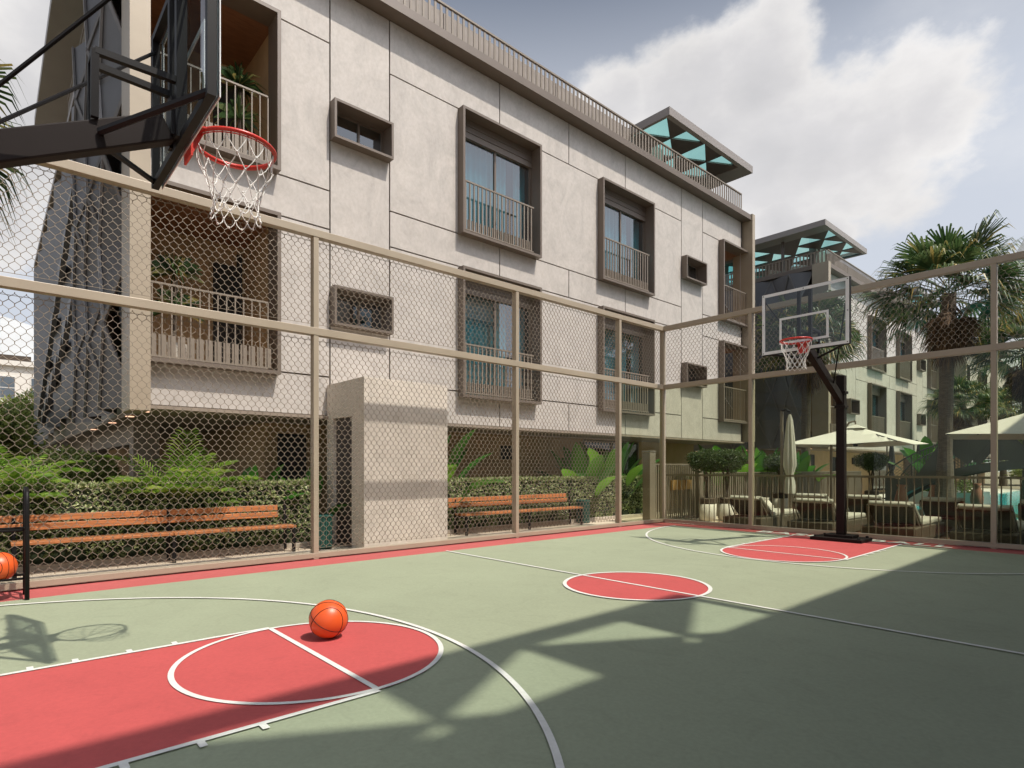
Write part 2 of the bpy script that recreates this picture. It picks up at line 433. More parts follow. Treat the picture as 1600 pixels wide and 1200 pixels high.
# pool railing behind the glass
pr = thing('pool_railing', 'low tan bar railing standing right behind the green glass of the court fence', 'railing', (FX, FY + .17, ZO))
mb = MB(); mb.box(-.12, 7.4, -.02, .02, 1.075, 1.11).build('top_rail', M['rail'], pr)
MB().box(-.12, 7.4, -.02, .02, .08, .11).build('bottom_rail', M['rail'], pr)
mb = MB(); x = -.08
while x < 7.38: mb.tube([(x, 0, .1), (x, 0, .80), (x, .02, .95), (x, 0, 1.08)], .009, 5); x += .103
mb.build('bars', M['rail'], pr)

# ------------------------------------------------------------------ hoops
def hoop(label):
    t = thing('basketball_hoop', label, 'basketball hoop', (CX, -.63, 0), 0)
    MB().box(-.36, .36, -.22, .26, .012, .06).box(-.20, .20, -.14, .14, .06, .10).build('base_plate', M['poleblack'], t, bevel=.006)
    for sx in (-.30, .30):
        for sy in (-.17, .20): MB().lathe([(.022, .06), (.022, .078), (.012, .085)], 6, (sx, sy)).build('bolt', M['black'], t)
    MB().box(-.058, .058, -.058, .058, .10, 2.52).build('pole', M['poleblack'], t, bevel=.008)
    for z in (2.02, 2.24): MB().box(-.075, .075, -.075, .075, z, z + .04).build('clamp', M['poleblack'], t, bevel=.004)
    MB().bar((0, .03, 2.14), (0, 1.30, 2.80), .085, .13).build('arm', M['poleblack'], t, bevel=.008)
    by = 1.385
    w2, z0, z1 = .5625, 2.74, 3.58
    fr_ = MB()
    for sx in (-1, 1):
        fr_.box(sx * .5625 - .018, sx * .5625 + .018, by - .045, by - .008, z0 - .018, z1 + .018)
        fr_.box(sx * .075 - .02, sx * .075 + .02, by - .06, by - .012, z0, z1)
    for z in (z0, z1): fr_.box(-w2 + .018, w2 - .018, by - .044, by - .009, z - .018, z + .018)
    fr_.box(-.055, .055, by - .075, by - .012, 2.76, 2.95)
    fr_.build('backboard_frame', M['black'], t)
    bb = MB().box(-w2, w2, by - .006, by + .006, z0, z1).build('backboard', M['boardglass'], t)
    q = MB(); e = .032; yy = (by + .0065, by + .011)
    q.box(-w2 - .01, w2 + .01, *yy, z0 - .01, z0 + e).box(-w2 - .01, w2 + .01, *yy, z1 - e, z1 + .01)
    q.box(-w2 - .01, -w2 + e, *yy, z0 + e, z1 - e).box(w2 - e, w2 + .01, *yy, z0 + e, z1 - e)
    q.build('border', M['white'], bb)
    q = MB(); a, u0, u1, e = .325, 2.845, 3.215, .03
    q.box(-a, a, *yy, u0, u0 + e).box(-a, a, *yy, u1 - e, u1).box(-a, -a + e, *yy, u0 + e, u1 - e).box(a - e, a, *yy, u0 + e, u1 - e)
    q.build('target_square', M['white'], bb)
    for sx, z in [(a_, b_) for a_ in (-1, 0, 1) for b_ in (z0 + .01, z1 - .01)] + [(-1, 3.16), (1, 3.16)]:
        MB().box(sx * .555 - .006, sx * .555 + .006, by + .011, by + .014, z - .006, z + .006).build('screw', M['black'], bb)
    br = MB()
    for sx in (-1, 1):
        br.tube([(sx * .04, .42, 2.36), (sx * .55, by - .03, 3.50)], .009, 6)
        br.tube([(sx * .05, 1.02, 2.66), (sx * .55, by - .03, z0 + .01)], .017, 6)
        br.bar((sx * .045, 1.00, 2.72), (sx * .06, 1.00, 3.02), .03, .03)
        br.bar((sx * .06, 1.00, 3.02), (sx * .075, by - .05, 3.02), .03, .03)
    br.bar((-.06, 1.0, 3.02), (.06, 1.0, 3.02), .028, .028)
    br.build('brace', M['black'], t)
    # ring
    rz, rr, ry = 2.82, .195, 1.63
    ring = MB(); ring.tube([(rr * math.cos(a), ry + rr * math.sin(a), rz) for a in [2 * PI * i / 48 for i in range(48)]], .0105, 8, closed=True)
    ring.tube([((rr + .0) * math.cos(a) * .985, ry + rr * math.sin(a) * .985, rz - .016) for a in [2 * PI * i / 48 for i in range(48)]], .003, 5, closed=True)
    ro = ring.build('ring', M['ringred'], t, smooth=True)
    pl = MB(); pl.prism([(-.095, by + .012), (.095, by + .012), (.12, ry - .14), (.05, ry - .185), (-.05, ry - .185), (-.12, ry - .14)], 'z', rz - .004, rz + .005)
    pl.box(-.07, .07, by + .010, by + .020, rz - .14, rz - .004)
    for sx in (-1, 1): pl.prism([(by + .02, rz - .13), (by + .03, rz - .004), (ry - .17, rz - .004)], 'x', sx * .05 - .004, sx * .05 + .004)
    pl.build('bracket', M['ringred'], ro)
    net = MB(); n = 12
    prof = [(.190, rz - .014), (.182, rz - .10), (.150, rz - .165), (.125, rz - .23), (.112, rz - .29), (.118, rz - .345), (.125, rz - .385)]
    def node(k, i):
        r, z = prof[k]; a = 2 * PI * (i + (.5 if k % 2 else 0)) / n
        return Vector((r * math.cos(a), ry + r * math.sin(a), z))
    for k in range(len(prof) - 1):
        for i in range(n):
            for dj in ((0, -1) if k % 2 == 0 else (1, 0)):
                a, b = node(k, i), node(k + 1, i + dj)
                mid = (a + b) / 2; mid.z -= .014
                mid += Vector((R.uniform(-.006, .006), R.uniform(-.006, .006), 0))
                net.tube([a, a.lerp(mid, .6) - Vector((0, 0, .002)), mid.lerp(b, .45), b], .0028, 4, caps=False)
    for k in range(1, len(prof)):
        for i in range(n): p = node(k, i); net.lathe([(.004, p.z - .006), (.0065, p.z), (.004, p.z + .006)], 5, (p.x, p.y))
    net.build('net', M['net'], t)
    return t
h0 = hoop('nearer hoop with red ring, black arm and backboard seen from behind at top left')
h1 = dup(h0, (CX, 2 * CY + .63, 0), PI, 'far hoop on a black pole, clear backboard facing the court, before the glass fence')

# ------------------------------------------------------------------ balls
def ball(name, label, loc, rot):
    r = .121
    t = thing(name, label, 'basketball', loc); t.rotation_euler = rot
    mb = MB(); prof = [(max(1e-4, r * math.sin(PI * i / 32)), -r * math.cos(PI * i / 32)) for i in range(33)]
    mb.lathe(prof, 48); mb.build('ball_skin', M['ball'], t, smooth=True)
    s = MB(); rs = r * 1.001; n = 72
    def circ(f): s.tube([f(2 * PI * i / n) for i in range(n)], .0023, 5, closed=True)
    circ(lambda a: (rs * math.cos(a), rs * math.sin(a), 0)); circ(lambda a: (rs * math.cos(a), 0, rs * math.sin(a)))
    def curve(sg):
        def f(a):
            v = Vector((math.cos(a) * .78, sg * (.50 + .20 * math.cos(2 * a)), math.sin(a) * .78)); v.normalize(); return v * rs
        return f
    circ(curve(1)); circ(curve(-1))
    s.build('seams', M['black'], t)
    return t
ball('basketball', 'orange basketball lying alone on the red key of the court', (-3.62, 1.645, .130), (.35, .5, 1.15))
ball('basketball', 'orange basketball held on the lower shelf of the black ball rack', (-6.48, .075, .285), (.1, 1.5, .62))

# ball rack
t = thing('ball_rack', 'black tubular ball rack standing at the left edge of the court', 'ball rack', (-6.53, .25, 0))
for y in (0, -1.25):
    for x, nm in ((.17, 'post'), (-.14, 'post')):
        MB().tube([(x, y, .0), (x, y, .80), (x * .9, y, .89), (x * .5, y, .93)], .017, 10).build(nm, M['black'], t, smooth=True)
    MB().tube([(.085, y, .93), (-.07, y, .93)], .017, 10).build('top_bar', M['black'], t, smooth=True)
for z in (.18, .585):
    for x in (.15, -.13): MB().tube([(x * .85, 0, z), (x * .85, -1.25, z)], .011, 8).build('shelf_rail', M['black'], t, smooth=True)
    for y in (0, -1.25): MB().tube([(.16, y, z), (-.13, y, z)], .011, 8).build('cross_bar', M['black'], t, smooth=True)

# ------------------------------------------------------------------ benches, bins, service block
def bench(label, loc):
    t = thing('park_bench', label, 'bench', loc, 0, 'wooden benches along the fence')
    for k in range(2):
        y0, y1 = (0, 1.60) if k == 0 else (1.607, 3.2)
        sl = MB(); sl.box(-.02, .09, y0, y1, .355, .39).box(-.14, -.03, y0, y1, .355, .39).box(-.26, -.15, y0, y1, .355, .39)
        sl.build('seat', M['wood'], t, bevel=.006)
        q = MB(); ang = .25
        for z in (.535, .635):
            q.bar((-.26 - (z - .5) * ang, y0 - .14 if k == 0 else y0, z), (-.26 - (z - .5) * ang, y1 if k == 0 else y1 - .14, z), .022, .082)
        q.build('backrest', M['wood'], t, bevel=.006)
    for y in (.03, 1.61, 3.17):
        l = MB().box(.04, .08, y - .02, y + .02, 0, .355).box(-.30, -.26, y - .02, y + .02, 0, .42)
        l.box(-.26, .04, y - .015, y + .015, .31, .35); l.bar((-.28, y, .40), (-.305, y, .70), .035, .035)
        l.build('leg', M['black'], t)
    return t
b0 = bench('wooden bench left of the concrete block, nearest the ball rack', (-8.66, .20, ZO))
dup(b0, (-8.62, 6.50, ZO), 0, 'wooden bench right of the concrete block, in front of the hedge')
def bin_(label, loc):
    t = thing('litter_bin', label, 'litter bin', loc, 0, 'green litter bins')
    MB().lathe([(.125, 0), (.135, .02), (.135, .50), (.125, .50)], 20).build('liner', M['binmetal'], t)
    m = MB()
    for k in range(28):
        a = 2 * PI * k / 28; c, s_ = math.cos(a), math.sin(a)
        m.bar((.142 * c, .142 * s_, .03), (.142 * c, .142 * s_, .52), .016, .012, (c, s_, 0))
    m.build('slats', M['binmetal'], t)
    for z in (.03, .50): MB().tube([(.148 * math.cos(2 * PI * k / 28), .148 * math.sin(2 * PI * k / 28), z) for k in range(28)], .013, 6, closed=True).build('rim', M['binmetal'], t)
    return t
bn = bin_('dark green slatted bin between the left bench and the concrete block', (-8.66, 3.83, ZO))
dup(bn, (-8.82, 10.02, ZO), 0, 'dark green slatted bin beside the right bench by the hedge')

t = thing('service_block', 'tall plain stone service block with a dark door, beside the fence', 'service block', (-8.0, 4.19, ZO))
mb = MB(); L_ = 1.515
mb.box(-1.28, 0, .12, L_, 0, 2.595)
mb.box(-1.28, -1.06, 0, .12, 0, 2.595).box(-.40, 0, 0, .12, 0, 2.595).box(-1.06, -.40, 0, .12, 2.03, 2.595)
mb.build('wall', M['blockstone'], t)
MB().box(-1.06, -.40, .06, .09, .02, 2.03).build('door', mat('door_brown', (.055, .042, .038), .5), t)

# ------------------------------------------------------------------ apartment buildings
Y0 = 1.38; LEN = 17.2
def cells(rects, holes):
    """each rect minus holes -> list of (rect, [cells])"""
    out = []
    for (a0, a1, b0, b1) in rects:
        ys = sorted({a0, a1} | {v for h in holes for v in (h[0], h[1]) if a0 < v < a1})
        zs = sorted({b0, b1} | {v for h in holes for v in (h[2], h[3]) if b0 < v < b1})
        cs = []
        for y0, y1 in zip(ys, ys[1:]):
            for z0, z1 in zip(zs, zs[1:]):
                my, mz = (y0 + y1) / 2, (z0 + z1) / 2
                if not any(h[0] < my < h[1] and h[2] < mz < h[3] for h in holes): cs.append((y0, y1, z0, z1))
        out.append(((a0, a1, b0, b1), cs))
    return out
def surround(mb, y0, y1, z0, z1, xf, xb, th):
    """box frame open front and back"""
    mb.box(xb, xf, y0, y0 + th, z0, z1).box(xb, xf, y1 - th, y1, z0, z1)
    mb.box(xb, xf, y0 + th, y1 - th, z0, z0 + th).box(xb, xf, y0 + th, y1 - th, z1 - th, z1)
def room(mb, y0, y1, z0, z1, x0, x1):
    mb.quad((x1, y0, z0), (x1, y1, z0), (x1, y1, z1), (x1, y0, z1))
    mb.quad((x0, y0, z0), (x1, y0, z0), (x1, y0, z1), (x0, y0, z1)); mb.quad((x0, y1, z0), (x1, y1, z0), (x1, y1, z1), (x0, y1, z1))
    mb.quad((x0, y0, z0), (x0, y1, z0), (x1, y1, z0), (x1, y0, z0)); mb.quad((x0, y0, z1), (x0, y1, z1), (x1, y1, z1), (x1, y0, z1))
GX = -.16
def big_window(par, y0, z0, wd, ht):
    s = MB(); surround(s, 0, wd, 0, ht, .18, -.20, .05)
    wn = s.build('window', M['frame'], par, loc=(0, y0, z0))
    MB().box(GX - .02, GX + .07, .05, wd - .05, ht - .42, ht - .05).box(GX + .07, GX + .085, .05, wd - .05, ht - .30, ht - .285).box(GX + .07, GX + .085, .05, wd - .05, ht - .18, ht - .165).build('shutter_box', M['frame'], wn)
    f = MB(); t = .045
    f.box(GX - .02, GX + .03, .05, .05 + t, .05, ht - .42).box(GX - .02, GX + .03, wd - .05 - t, wd - .05, .05, ht - .42)
    f.box(GX - .02, GX + .03, wd / 2 - t / 2, wd / 2 + t / 2, .05, ht - .42).box(GX - .02, GX + .03, .05 + t, wd - .05 - t, .05, .05 + t)
    f.build('sash', M['frame'], wn)
    MB().box(GX - .004, GX + .004, .09, wd - .09, .09, ht - .42).build('pane', M['winglass'], wn)
    c = MB(); n = 70
    for a, b in ((.08, wd * .70), (wd * .80, wd - .10)):
        vs = []
        for i in range(n + 1):
            y = a + (b - a) * i / n; x = GX - .13 + .025 * math.sin(i * .95) + .012 * math.sin(i * 2.3)
            vs += [(x, y, .10), (x, y, ht - .40)]
        c.add(vs, [(2 * i, 2 * i + 2, 2 * i + 3, 2 * i + 1) for i in range(n)])
    c.build('curtain', M['curtain'], wn, smooth=True)
    r = MB(); room(r, .03, wd - .03, .03, ht - .03, GX - .02, -1.1); r.build('interior', M['darkin'], wn)
    g = MB(); g.box(.115, .145, .05, wd - .05 - .16, 1.02, 1.05).box(.12, .14, .05, wd - .21, .08, .10)
    y = .08
    while y < wd - .22: g.box(.12, .138, y, y + .028, .10, 1.02); y += .104
    y = .05
    while y < wd - .26: g.box(.10, .115, y, y + .055, .055, .30); y += .104
    g.build('guard_rail', M['rail'], wn)
    return wn
def small_window(par, y0, z0, wd, ht):
    s = MB(); surround(s, 0, wd, 0, ht, .18, -.20, .04)
    wn = s.build('window', M['frame'], par, loc=(0, y0, z0))
    f = MB(); t = .035
    f.box(GX - .02, GX + .03, .04, .04 + t, .04, ht - .04).box(GX - .02, GX + .03, wd - .04 - t, wd - .04, .04, ht - .04)
    f.box(GX - .02, GX + .03, wd * .52, wd * .52 + t, .04, ht - .04).box(GX - .02, GX + .03, .04 + t, wd - .04 - t, ht - .04 - t, ht - .04).box(GX - .02, GX + .03, .04 + t, wd - .04 - t, .04, .04 + t)
    f.build('sash', M['frame'], wn)
    MB().box(GX - .004, GX + .004, .06, wd - .06, .06, ht - .06).build('pane', M['winglass'], wn)
    r = MB(); room(r, .02, wd - .02, .02, ht - .02, GX - .02, -.8); r.build('interior', M['darkin'], wn)
    return wn
def slat_rail(mb, p, q, z0, z1, step=.13, wd=.05, th=.018):
    p = Vector((*p, 0)); q = Vector((*q, 0)); d = q - p; n = int(d.length / step); u = d.normalized(); nr = Vector((-u.y, u.x, 0))
    for i in range(n + 1):
        c = p + d * (i / n)
        mb.bar((c.x, c.y, z0), (c.x, c.y, z1), th, wd, up=(u.x, u.y, 0))
    mb.bar((p.x, p.y, z1 + .015), (q.x, q.y, z1 + .015), .05, .035); mb.bar((p.x, p.y, z0), (q.x, q.y, z0), .03, .03)

def building(label, loc, rz=0):
    B = thing('apartment_building', label, 'apartment building', loc, rz, 'stone clad apartment buildings of the same design')
    L = lambda Yw: Yw - Y0
    ZB, ZT = 1.97, 9.12
    # openings
    W = []
    zU, zL = (5.69, 8.15), (2.50, 5.04)
    for yw in (6.88, 11.10):
        for z0, z1 in (zU, zL): W.append((L(yw), L(yw) + 2.14, z0, z1))
    for z0, z1 in ((6.55, 7.19), (3.47, 4.12)): W.append((L(4.25), L(5.35), z0, z1))
    for z0, z1 in ((6.52, 7.16), (3.49, 4.12)): W.append((L(14.78), L(15.88), z0, z1))
    LG = [(L(16.85), LEN, 5.74, 8.15), (L(16.85), LEN, 2.60, 5.04)]
    BA = [(.24, L(3.38), 5.74, 8.15), (.24, L(3.38), 2.60, 5.04)]
    holes = W + LG + BA
    g = .013
    def band(y0, y1, zs, vs=()):
        out = []
        ys = [y0] + list(vs) + [y1]
        for a, b in zip(ys, ys[1:]):
            for c, d in zip(zs, zs[1:]): out.append((a + g, b - g, c + g, d - g))
        return out
    rects = []
    hz = [ZB, 2.62, 5.07, 5.71, 8.16, ZT]
    rects += band(.24, L(4.25), hz)
    rects += band(L(4.25), L(5.37), [ZB, ZT])
    yv = (L(7.96), L(10.07), L(12.19))
    for k in (0, 2, 4): rects += band(L(5.37), L(14.78), hz[k:k + 2], yv)
    for k in (1, 3): rects += band(L(5.37), L(14.78), hz[k:k + 2])
    rects += band(L(14.78), L(15.92), [ZB, ZT])
    rects += band(L(15.92), LEN - .30, hz)
    cl = MB()
    for (a0, a1, b0, b1), cs in cells(rects, holes):
        for y0, y1, z0, z1 in cs: cl.quad((0, y0, z0), (0, y1, z0), (0, y1, z1), (0, y0, z1))
        cl.quad((0, a0, b0), (0, a1, b0), (-.03, a1, b0), (-.03, a0, b0)); cl.quad((0, a0, b1), (0, a1, b1), (-.03, a1, b1), (-.03, a0, b1))
        cl.quad((0, a0, b0), (0, a0, b1), (-.03, a0, b1), (-.03, a0, b0)); cl.quad((0, a1, b0), (0, a1, b1), (-.03, a1, b1), (-.03, a1, b0))
    cl.build('facade', M['stone'], B)
    bk = MB()
    for _, cs in cells([(.05, LEN - .1, ZB, ZT)], holes):
        for y0, y1, z0, z1 in cs: bk.box(-.10, -.028, y0, y1, z0, z1)
    bk.build('wall_core', M['groove'], B)
    # windows
    for i, (y0, y1, z0, z1) in enumerate(W):
        (big_window if y1 - y0 > 1.5 else small_window)(B, y0, z0, y1 - y0, z1 - z0)
    # corner balconies (left) and loggias (right)
    for k, (y0, y1, z0, z1) in enumerate(BA + LG):
        left = k < 2
        s = MB(); surround(s, y0 - (.12 if left else 0), y1, z0 - .05, z1, .18, -.22, .055)
        bal = s.build('balcony' if left else 'loggia', M['frame'], B)
        r = MB(); D = -1.6
        r.quad((D, y0, z0), (D, y1, z0), (D, y1, z1), (D, y0, z1))
        r.quad((-.05, y0, z0), (D, y0, z0), (D, y0, z1), (-.05, y0, z1))
        if left: r.quad((-.05, y1, z0), (D, y1, z0), (D, y1, z1), (-.05, y1, z1))
        r.quad((-.05, y0, z0 + .003), (-.05, y1, z0 + .003), (D, y1, z0 + .003), (D, y0, z0 + .003))
        r.build('back_wall', M['brownwall'], bal)
        MB().quad((-.21, y0, z1 - .06), (-.21, y1, z1 - .06), (D, y1, z1 - .06), (D, y0, z1 - .06)).build('ceiling', M['woodceil'], bal)
        dd = MB()
        if left: dd.box(D + .005, D + .04, y1 - .50, y1 - .12, z0 + .02, z1 - .42); dd.box(D + .005, D + .05, y1 - .12, y1 - .04, z0 + .02, z1 - .2)
        else: dd.prism([(-.1, z0 + .05), (-1.5, z0 + .05), (-1.5, z1 - .5), (-.9, z0 + 1.2)], 'y', y1 - .12, y1 - .06)
        dd.build('door' if left else 'side_panel', M['darkin'] if left else M['darkgrey'], bal)
        gr = MB(); gy1 = y1 - .18
        gr.box(.10, .13, y0, gy1, z0 + 1.02, z0 + 1.045).box(.10, .13, y0, gy1, z0 + .02, z0 + .045)
        y = y0 + .04
        while y < gy1:
            gr.box(.105, .122, y, y + .016, z0 + .045, z0 + 1.02)
            if left: gr.box(.085, .104, y - .032, y + .060, z0 + .04, z0 + .34)
            y += .118 if left else .105
        gr.build('guard_rail', M['rail'], bal)
    # fins at both ends
    MB().box(-.3, .32, 0, .235, ZB - .1, 9.30).build('end_fin', M['fence'], B)
    MB().box(-.35, .32, LEN - .17, LEN, ZB, 9.32).build('end_fin', M['fence'], B)
    MB().box(-21, .06, .235, LEN - .17, ZB - .05, ZB - .002).build('floor_slab', M['soffit'], B)
    rf = MB().box(-21, .29, .02, LEN - .17, ZT, 9.28).build('roof', M['frame'], B)
    rr = MB(); slat_rail(rr, (.25, .10), (.25, L(17.80)), 9.29, 9.76)
    slat_rail(rr, (.20, .06), (-8, .06), 9.29, 9.76, .14)
    rr.build('roof_railing', M['rail'], rf)
    pw_ = MB()
    for a, b in ((L(3.5), L(7.2)), (L(7.22), L(10.6)), (L(10.62), L(13.3)), (L(13.32), L(15.3))): pw_.box(-1.25, -.95, a, b, 9.28, 10.75)
    pw_.build('parapet_wall', M['roofwall'], rf)
    # penthouse under the canopies
    [MB().box(-19, -6.4, y0, y1, 9.28, 10.60).build('penthouse', M['darkgrey'], rf) for y0, y1 in ((.6, 4.0), (L(13.9), L(17.4)))]
    for y0, y1 in ((.9, 3.9), (L(13.9), L(17.3))): MB().box(-6.35, -4.02, y0, y0 + .02, 9.3, 10.6).box(-4.02, -4.0, y0, y1, 9.3, 10.6).build('penthouse_glazing', M['teal'], rf)
    # canopies with triangular glazed openings
    for k, (ya, mir) in enumerate(((-.40, True), (L(13.65), False))):
        W_, D_ = 4.72, 12.0; z0, z1 = 10.60, 10.82
        bw, rh, mx = 1.06, .96, .14
        cn = MB(); gl = MB(); pf = MB()
        def P(u, v):  # u depth from front edge, v along
            return (.35 - u, ya + (W_ - v if mir else v))
        def slab(poly, mb, za, zb): 
            mb.prism([P(*p) for p in poly], 'z', za, zb)
        hole = set()
        rows = 4
        rq = random.Random(3 + k)
        for r in range(rows):
            v0, v1 = .10 + r * (rh + .02), .10 + r * (rh + .02) + rh
            sh = 0 if r % 2 == 0 else -bw / 2
            c = -1; u = mx + sh - bw
            while u < D_ - .2:
                A, Bp, C = (u, v0), (u + bw, v0), (u + bw / 2, v1)          # up triangle
                Dn = [(u + bw / 2, v1), (u + bw, v0), (u + 1.5 * bw, v1)]   # down triangle
                def clip(poly):
                    lo, hi = mx, D_ - .15; out = []
                    for side in (0, 1):
                        src = poly if side == 0 else out; res = []
                        for i in range(len(src)):
                            p, q = src[i], src[(i + 1) % len(src)]
                            ins = (lambda s_: s_[0] >= lo - 1e-6) if side == 0 else (lambda s_: s_[0] <= hi + 1e-6)
                            lim = lo if side == 0 else hi
                            if ins(p): res.append(p)
                            if ins(p) != ins(q):
                                tt = (lim - p[0]) / (q[0] - p[0]); res.append((lim, p[1] + (q[1] - p[1]) * tt))
                        out = res
                        if len(out) < 3: return []
                    return out
                for up, poly in ((1, [A, Bp, C]), (0, Dn)):
                    pl = clip(poly)
                    if len(pl) < 3: continue
                    opn = up and not (rq.random() < .12 and r > 0 and c > 1)
                    if opn:
                        perf = (r == 1 and c == 0) or (c > 1 and rq.random() < .2)
                        cx_ = sum(p[0] for p in pl) / len(pl); cy_ = sum(p[1] for p in pl) / len(pl)
                        q = [(cx_ + (p[0] - cx_) * .96, cy_ + (p[1] - cy_) * .96) for p in pl]
                        m = len(pl)
                        for i in range(m):
                            j = (i + 1) % m; slab([pl[i], pl[j], q[j], q[i]], cn, z0 + .03, z0 + .075)
                        slab(q, gl, z0 + .05, z0 + .062)
                        if perf:
                            xs = [p[0] for p in q]; vs = [p[1] for p in q]; st = .055
                            def inside(a, b):
                                sg = None
                                for i in range(m):
                                    p, s2 = q[i], q[(i + 1) % m]; cr = (s2[0] - p[0]) * (b - p[1]) - (s2[1] - p[1]) * (a - p[0])
                                    if sg is None: sg = cr > 0
                                    elif (cr > 0) != sg: return False
                                return True
                            a = min(xs)
                            while a < max(xs):
                                ins_ = [vv for vv in [min(vs) + i_ * .01 for i_ in range(int((max(vs) - min(vs)) / .01) + 1)] if inside(a, vv)]
                                if ins_: x_, y_ = P(a, ins_[0]); x2, y2 = P(a, ins_[-1]); pf.bar((x_, y_, z0 + .10), (x2, y2, z0 + .10), .03, .012)
                                a += st
                            b = min(vs)
                            while b < max(vs):
                                ins_ = [uu for uu in [min(xs) + i_ * .01 for i_ in range(int((max(xs) - min(xs)) / .01) + 1)] if inside(uu, b)]
                                if ins_: x_, y_ = P(ins_[0], b); x2, y2 = P(ins_[-1], b); pf.bar((x_, y_, z0 + .09), (x2, y2, z0 + .09), .03, .012)
                                b += st
                    else: slab(pl, cn, z0 + .03, z0 + .075)
                u += bw; c += 1
            slab([(mx, v1), (D_ - .15, v1), (D_ - .15, v1 + .02), (mx, v1 + .02)], cn, z0 + .03, z0 + .074)
        ve = .10 + rows * (rh + .02)
        ed = MB()
        slab([(0, 0), (mx, 0), (mx, W_), (0, W_)], ed, z0, z1); slab([(D_ - .15, 0), (D_, 0), (D_, W_), (D_ - .15, W_)], ed, z0, z1)
        slab([(mx, 0), (D_ - .15, 0), (D_ - .15, .10), (mx, .10)], ed, z0, z1); slab([(mx, ve), (D_ - .15, ve), (D_ - .15, W_), (mx, W_)], ed, z0, z1)
        ca = ed.build('roof_canopy', M['canopyedge'], B)
        cn.build('canopy_panels', M['canopy'], ca); gl.build('canopy_glazing', M['teal'], ca)
        if pf.v: pf.build('perforated_screen', M['perf'], ca)
        for u, v in ((1.9, .6), (1.9, W_ - .6)): x_, y_ = P(u, v); MB().box(x_ - .05, x_ + .05, y_ - .05, y_ + .05, 9.28, z0 + .03).build('canopy_post', M['canopy'], ca)
    # folded end wall (left) with ridge bars
    fo = MB(); rg = MB(); st = MB()
    nx, nz = 5, 6; x_s, z_s = .86, 1.23
    def pt(i, j):
        x = -.3 - (i + (.5 if j % 2 else 0)) * x_s; x = max(min(x, -.3), -.3 - nx * x_s)
        return Vector((x, .18 - (.32 if (i + j) % 2 else 0), ZB + (9.1 - ZB) * j / nz))
    for j in range(nz):
        for i in range(nx):
            a, b, c, d = pt(i, j), pt(i + 1, j), pt(i + 1, j + 1), pt(i, j + 1)
            if j % 2: fo.tri(a, b, c); fo.tri(a, c, d); dg = (a, c)
            else: fo.tri(a, b, d); fo.tri(b, c, d); dg = (b, d)
            for p, q in (dg, (a, d)): rg.bar(p - Vector((0, .02, 0)), q - Vector((0, .02, 0)), .035, .05)
        a, b = pt(0, j), pt(nx, j); 
    x0 = -.3 - nx * x_s
    n = 14; xs = [x0 - (21 + x0) * 0 - i * ((21 + x0) / n) for i in range(n + 1)]
    for i in range(n):
        xa, xb = xs[i], xs[i + 1]
        zb = ZB + (.95 if i % 2 == 0 else .75) - i * .05
        ya_, yb_ = (.02, .26) if i % 2 == 0 else (.26, .02)
        fo.quad((xa, ya_, zb), (xb, yb_, zb), (xb, yb_, 9.1), (xa, ya_, 9.1))
        # stepped triangular hoods running down the wall
        for zc in (7.4 - i * .42, 5.0 - i * .25):
            if zc > ZB + 1: st.prism([(xa - .15, zc), (xb, zc), (xb, zc - .5)], 'y', -.06, .05)
    fo.build('folded_cladding', M['darkgrey'], B)
    rg.build('ridge_bars', mat('ridge_metal', (.16, .15, .145), .5, .1, .05), B); st.build('stepped_hoods', M['darkgrey'], B)
    MB().box(-21, -1.66, .40, .5, ZB, 9.1).build('end_wall', M['canopyedge'], B)
    MB().box(-21, -1.7, LEN - .3, LEN - .18, ZB, 9.1).build('end_wall', M['darkgrey'], B)
    MB().box(-21.05, -20.9, .5, LEN - .2, ZB, 9.1).build('rear_wall', M['stone'], B)
    # ground floor
    gf = MB().box(-21, -1.42, 2.3, LEN - .8, -.2, ZB - .052); gf.build('ground_floor_wall', M['brownwall'], B)
    for y0, y1, z0, z1 in ((2.55, 3.0, .2, 1.7), (5.1, 5.6, 1.0, 1.62), (7.85, 8.12, 1.35, 1.62)):
        MB().box(-1.42, -1.36, y0 - .03, y1 + .03, z0 - .03, z0).box(-1.42, -1.36, y0 - .03, y1 + .03, z1, z1 + .03).box(-1.42, -1.36, y0 - .03, y0, z0, z1).box(-1.42, -1.36, y1, y1 + .03, z0, z1).box(-1.42, -1.40, y0, y1, z0, z1).build('ground_floor_window', M['darkin'], B)
    dr = MB().box(-1.42, -1.40, L(12.2), L(14.6), -.1, 1.88); dr.build('glass_door', glassmat('door_glass', (.1, .2, .2), .02), B)
    MB().box(-1.40, -1.37, L(13.35), L(13.42), -.1, 1.86).box(-1.40, -1.37, L(12.14), L(12.2), -.1, 1.86).box(-1.40, -1.37, L(14.6), L(14.66), -.1, 1.86).box(-1.40, -1.37, L(12.14), L(14.66), 1.86, 1.90).build('door_frame', M['frame'], B)
    for xa, xb in ((-3.3, -2.9), (-9.3, -8.8), (-14.3, -13.8)): MB().box(xa, xb, .55, .95, -.2, ZB - .052).build('column', M['soffit'], B)
    MB().box(-14, -3.35, .6, .85, 1.55, ZB - .053).build('beam', M['soffit'], B)
    for x, y in ((-.45, .30), (-1.5, .28), (-3.2, .28), (-5.6, .28)): MB().lathe([(.06, ZB - .062), (.06, ZB - .054)], 12, (x, y)).build('downlight', M['lamp'], B)
    return B
XB = -9.30
B1 = building('stone clad apartment block directly behind the chain link fence and benches', (XB, Y0, 0))
dup(B1, (XB, Y0 + 23.35, 0), 0, 'second apartment block along the row, seen behind the far backboard and palms')
dup(B1, (XB, Y0 + 46.7, 0), 0, 'third and farthest apartment block of the row, partly hidden behind the tall palm')
OPP = dup(B1, (3.15, 18.58, 0), PI, 'matching apartment block facing the others from across the court, its roof canopy shading the court')

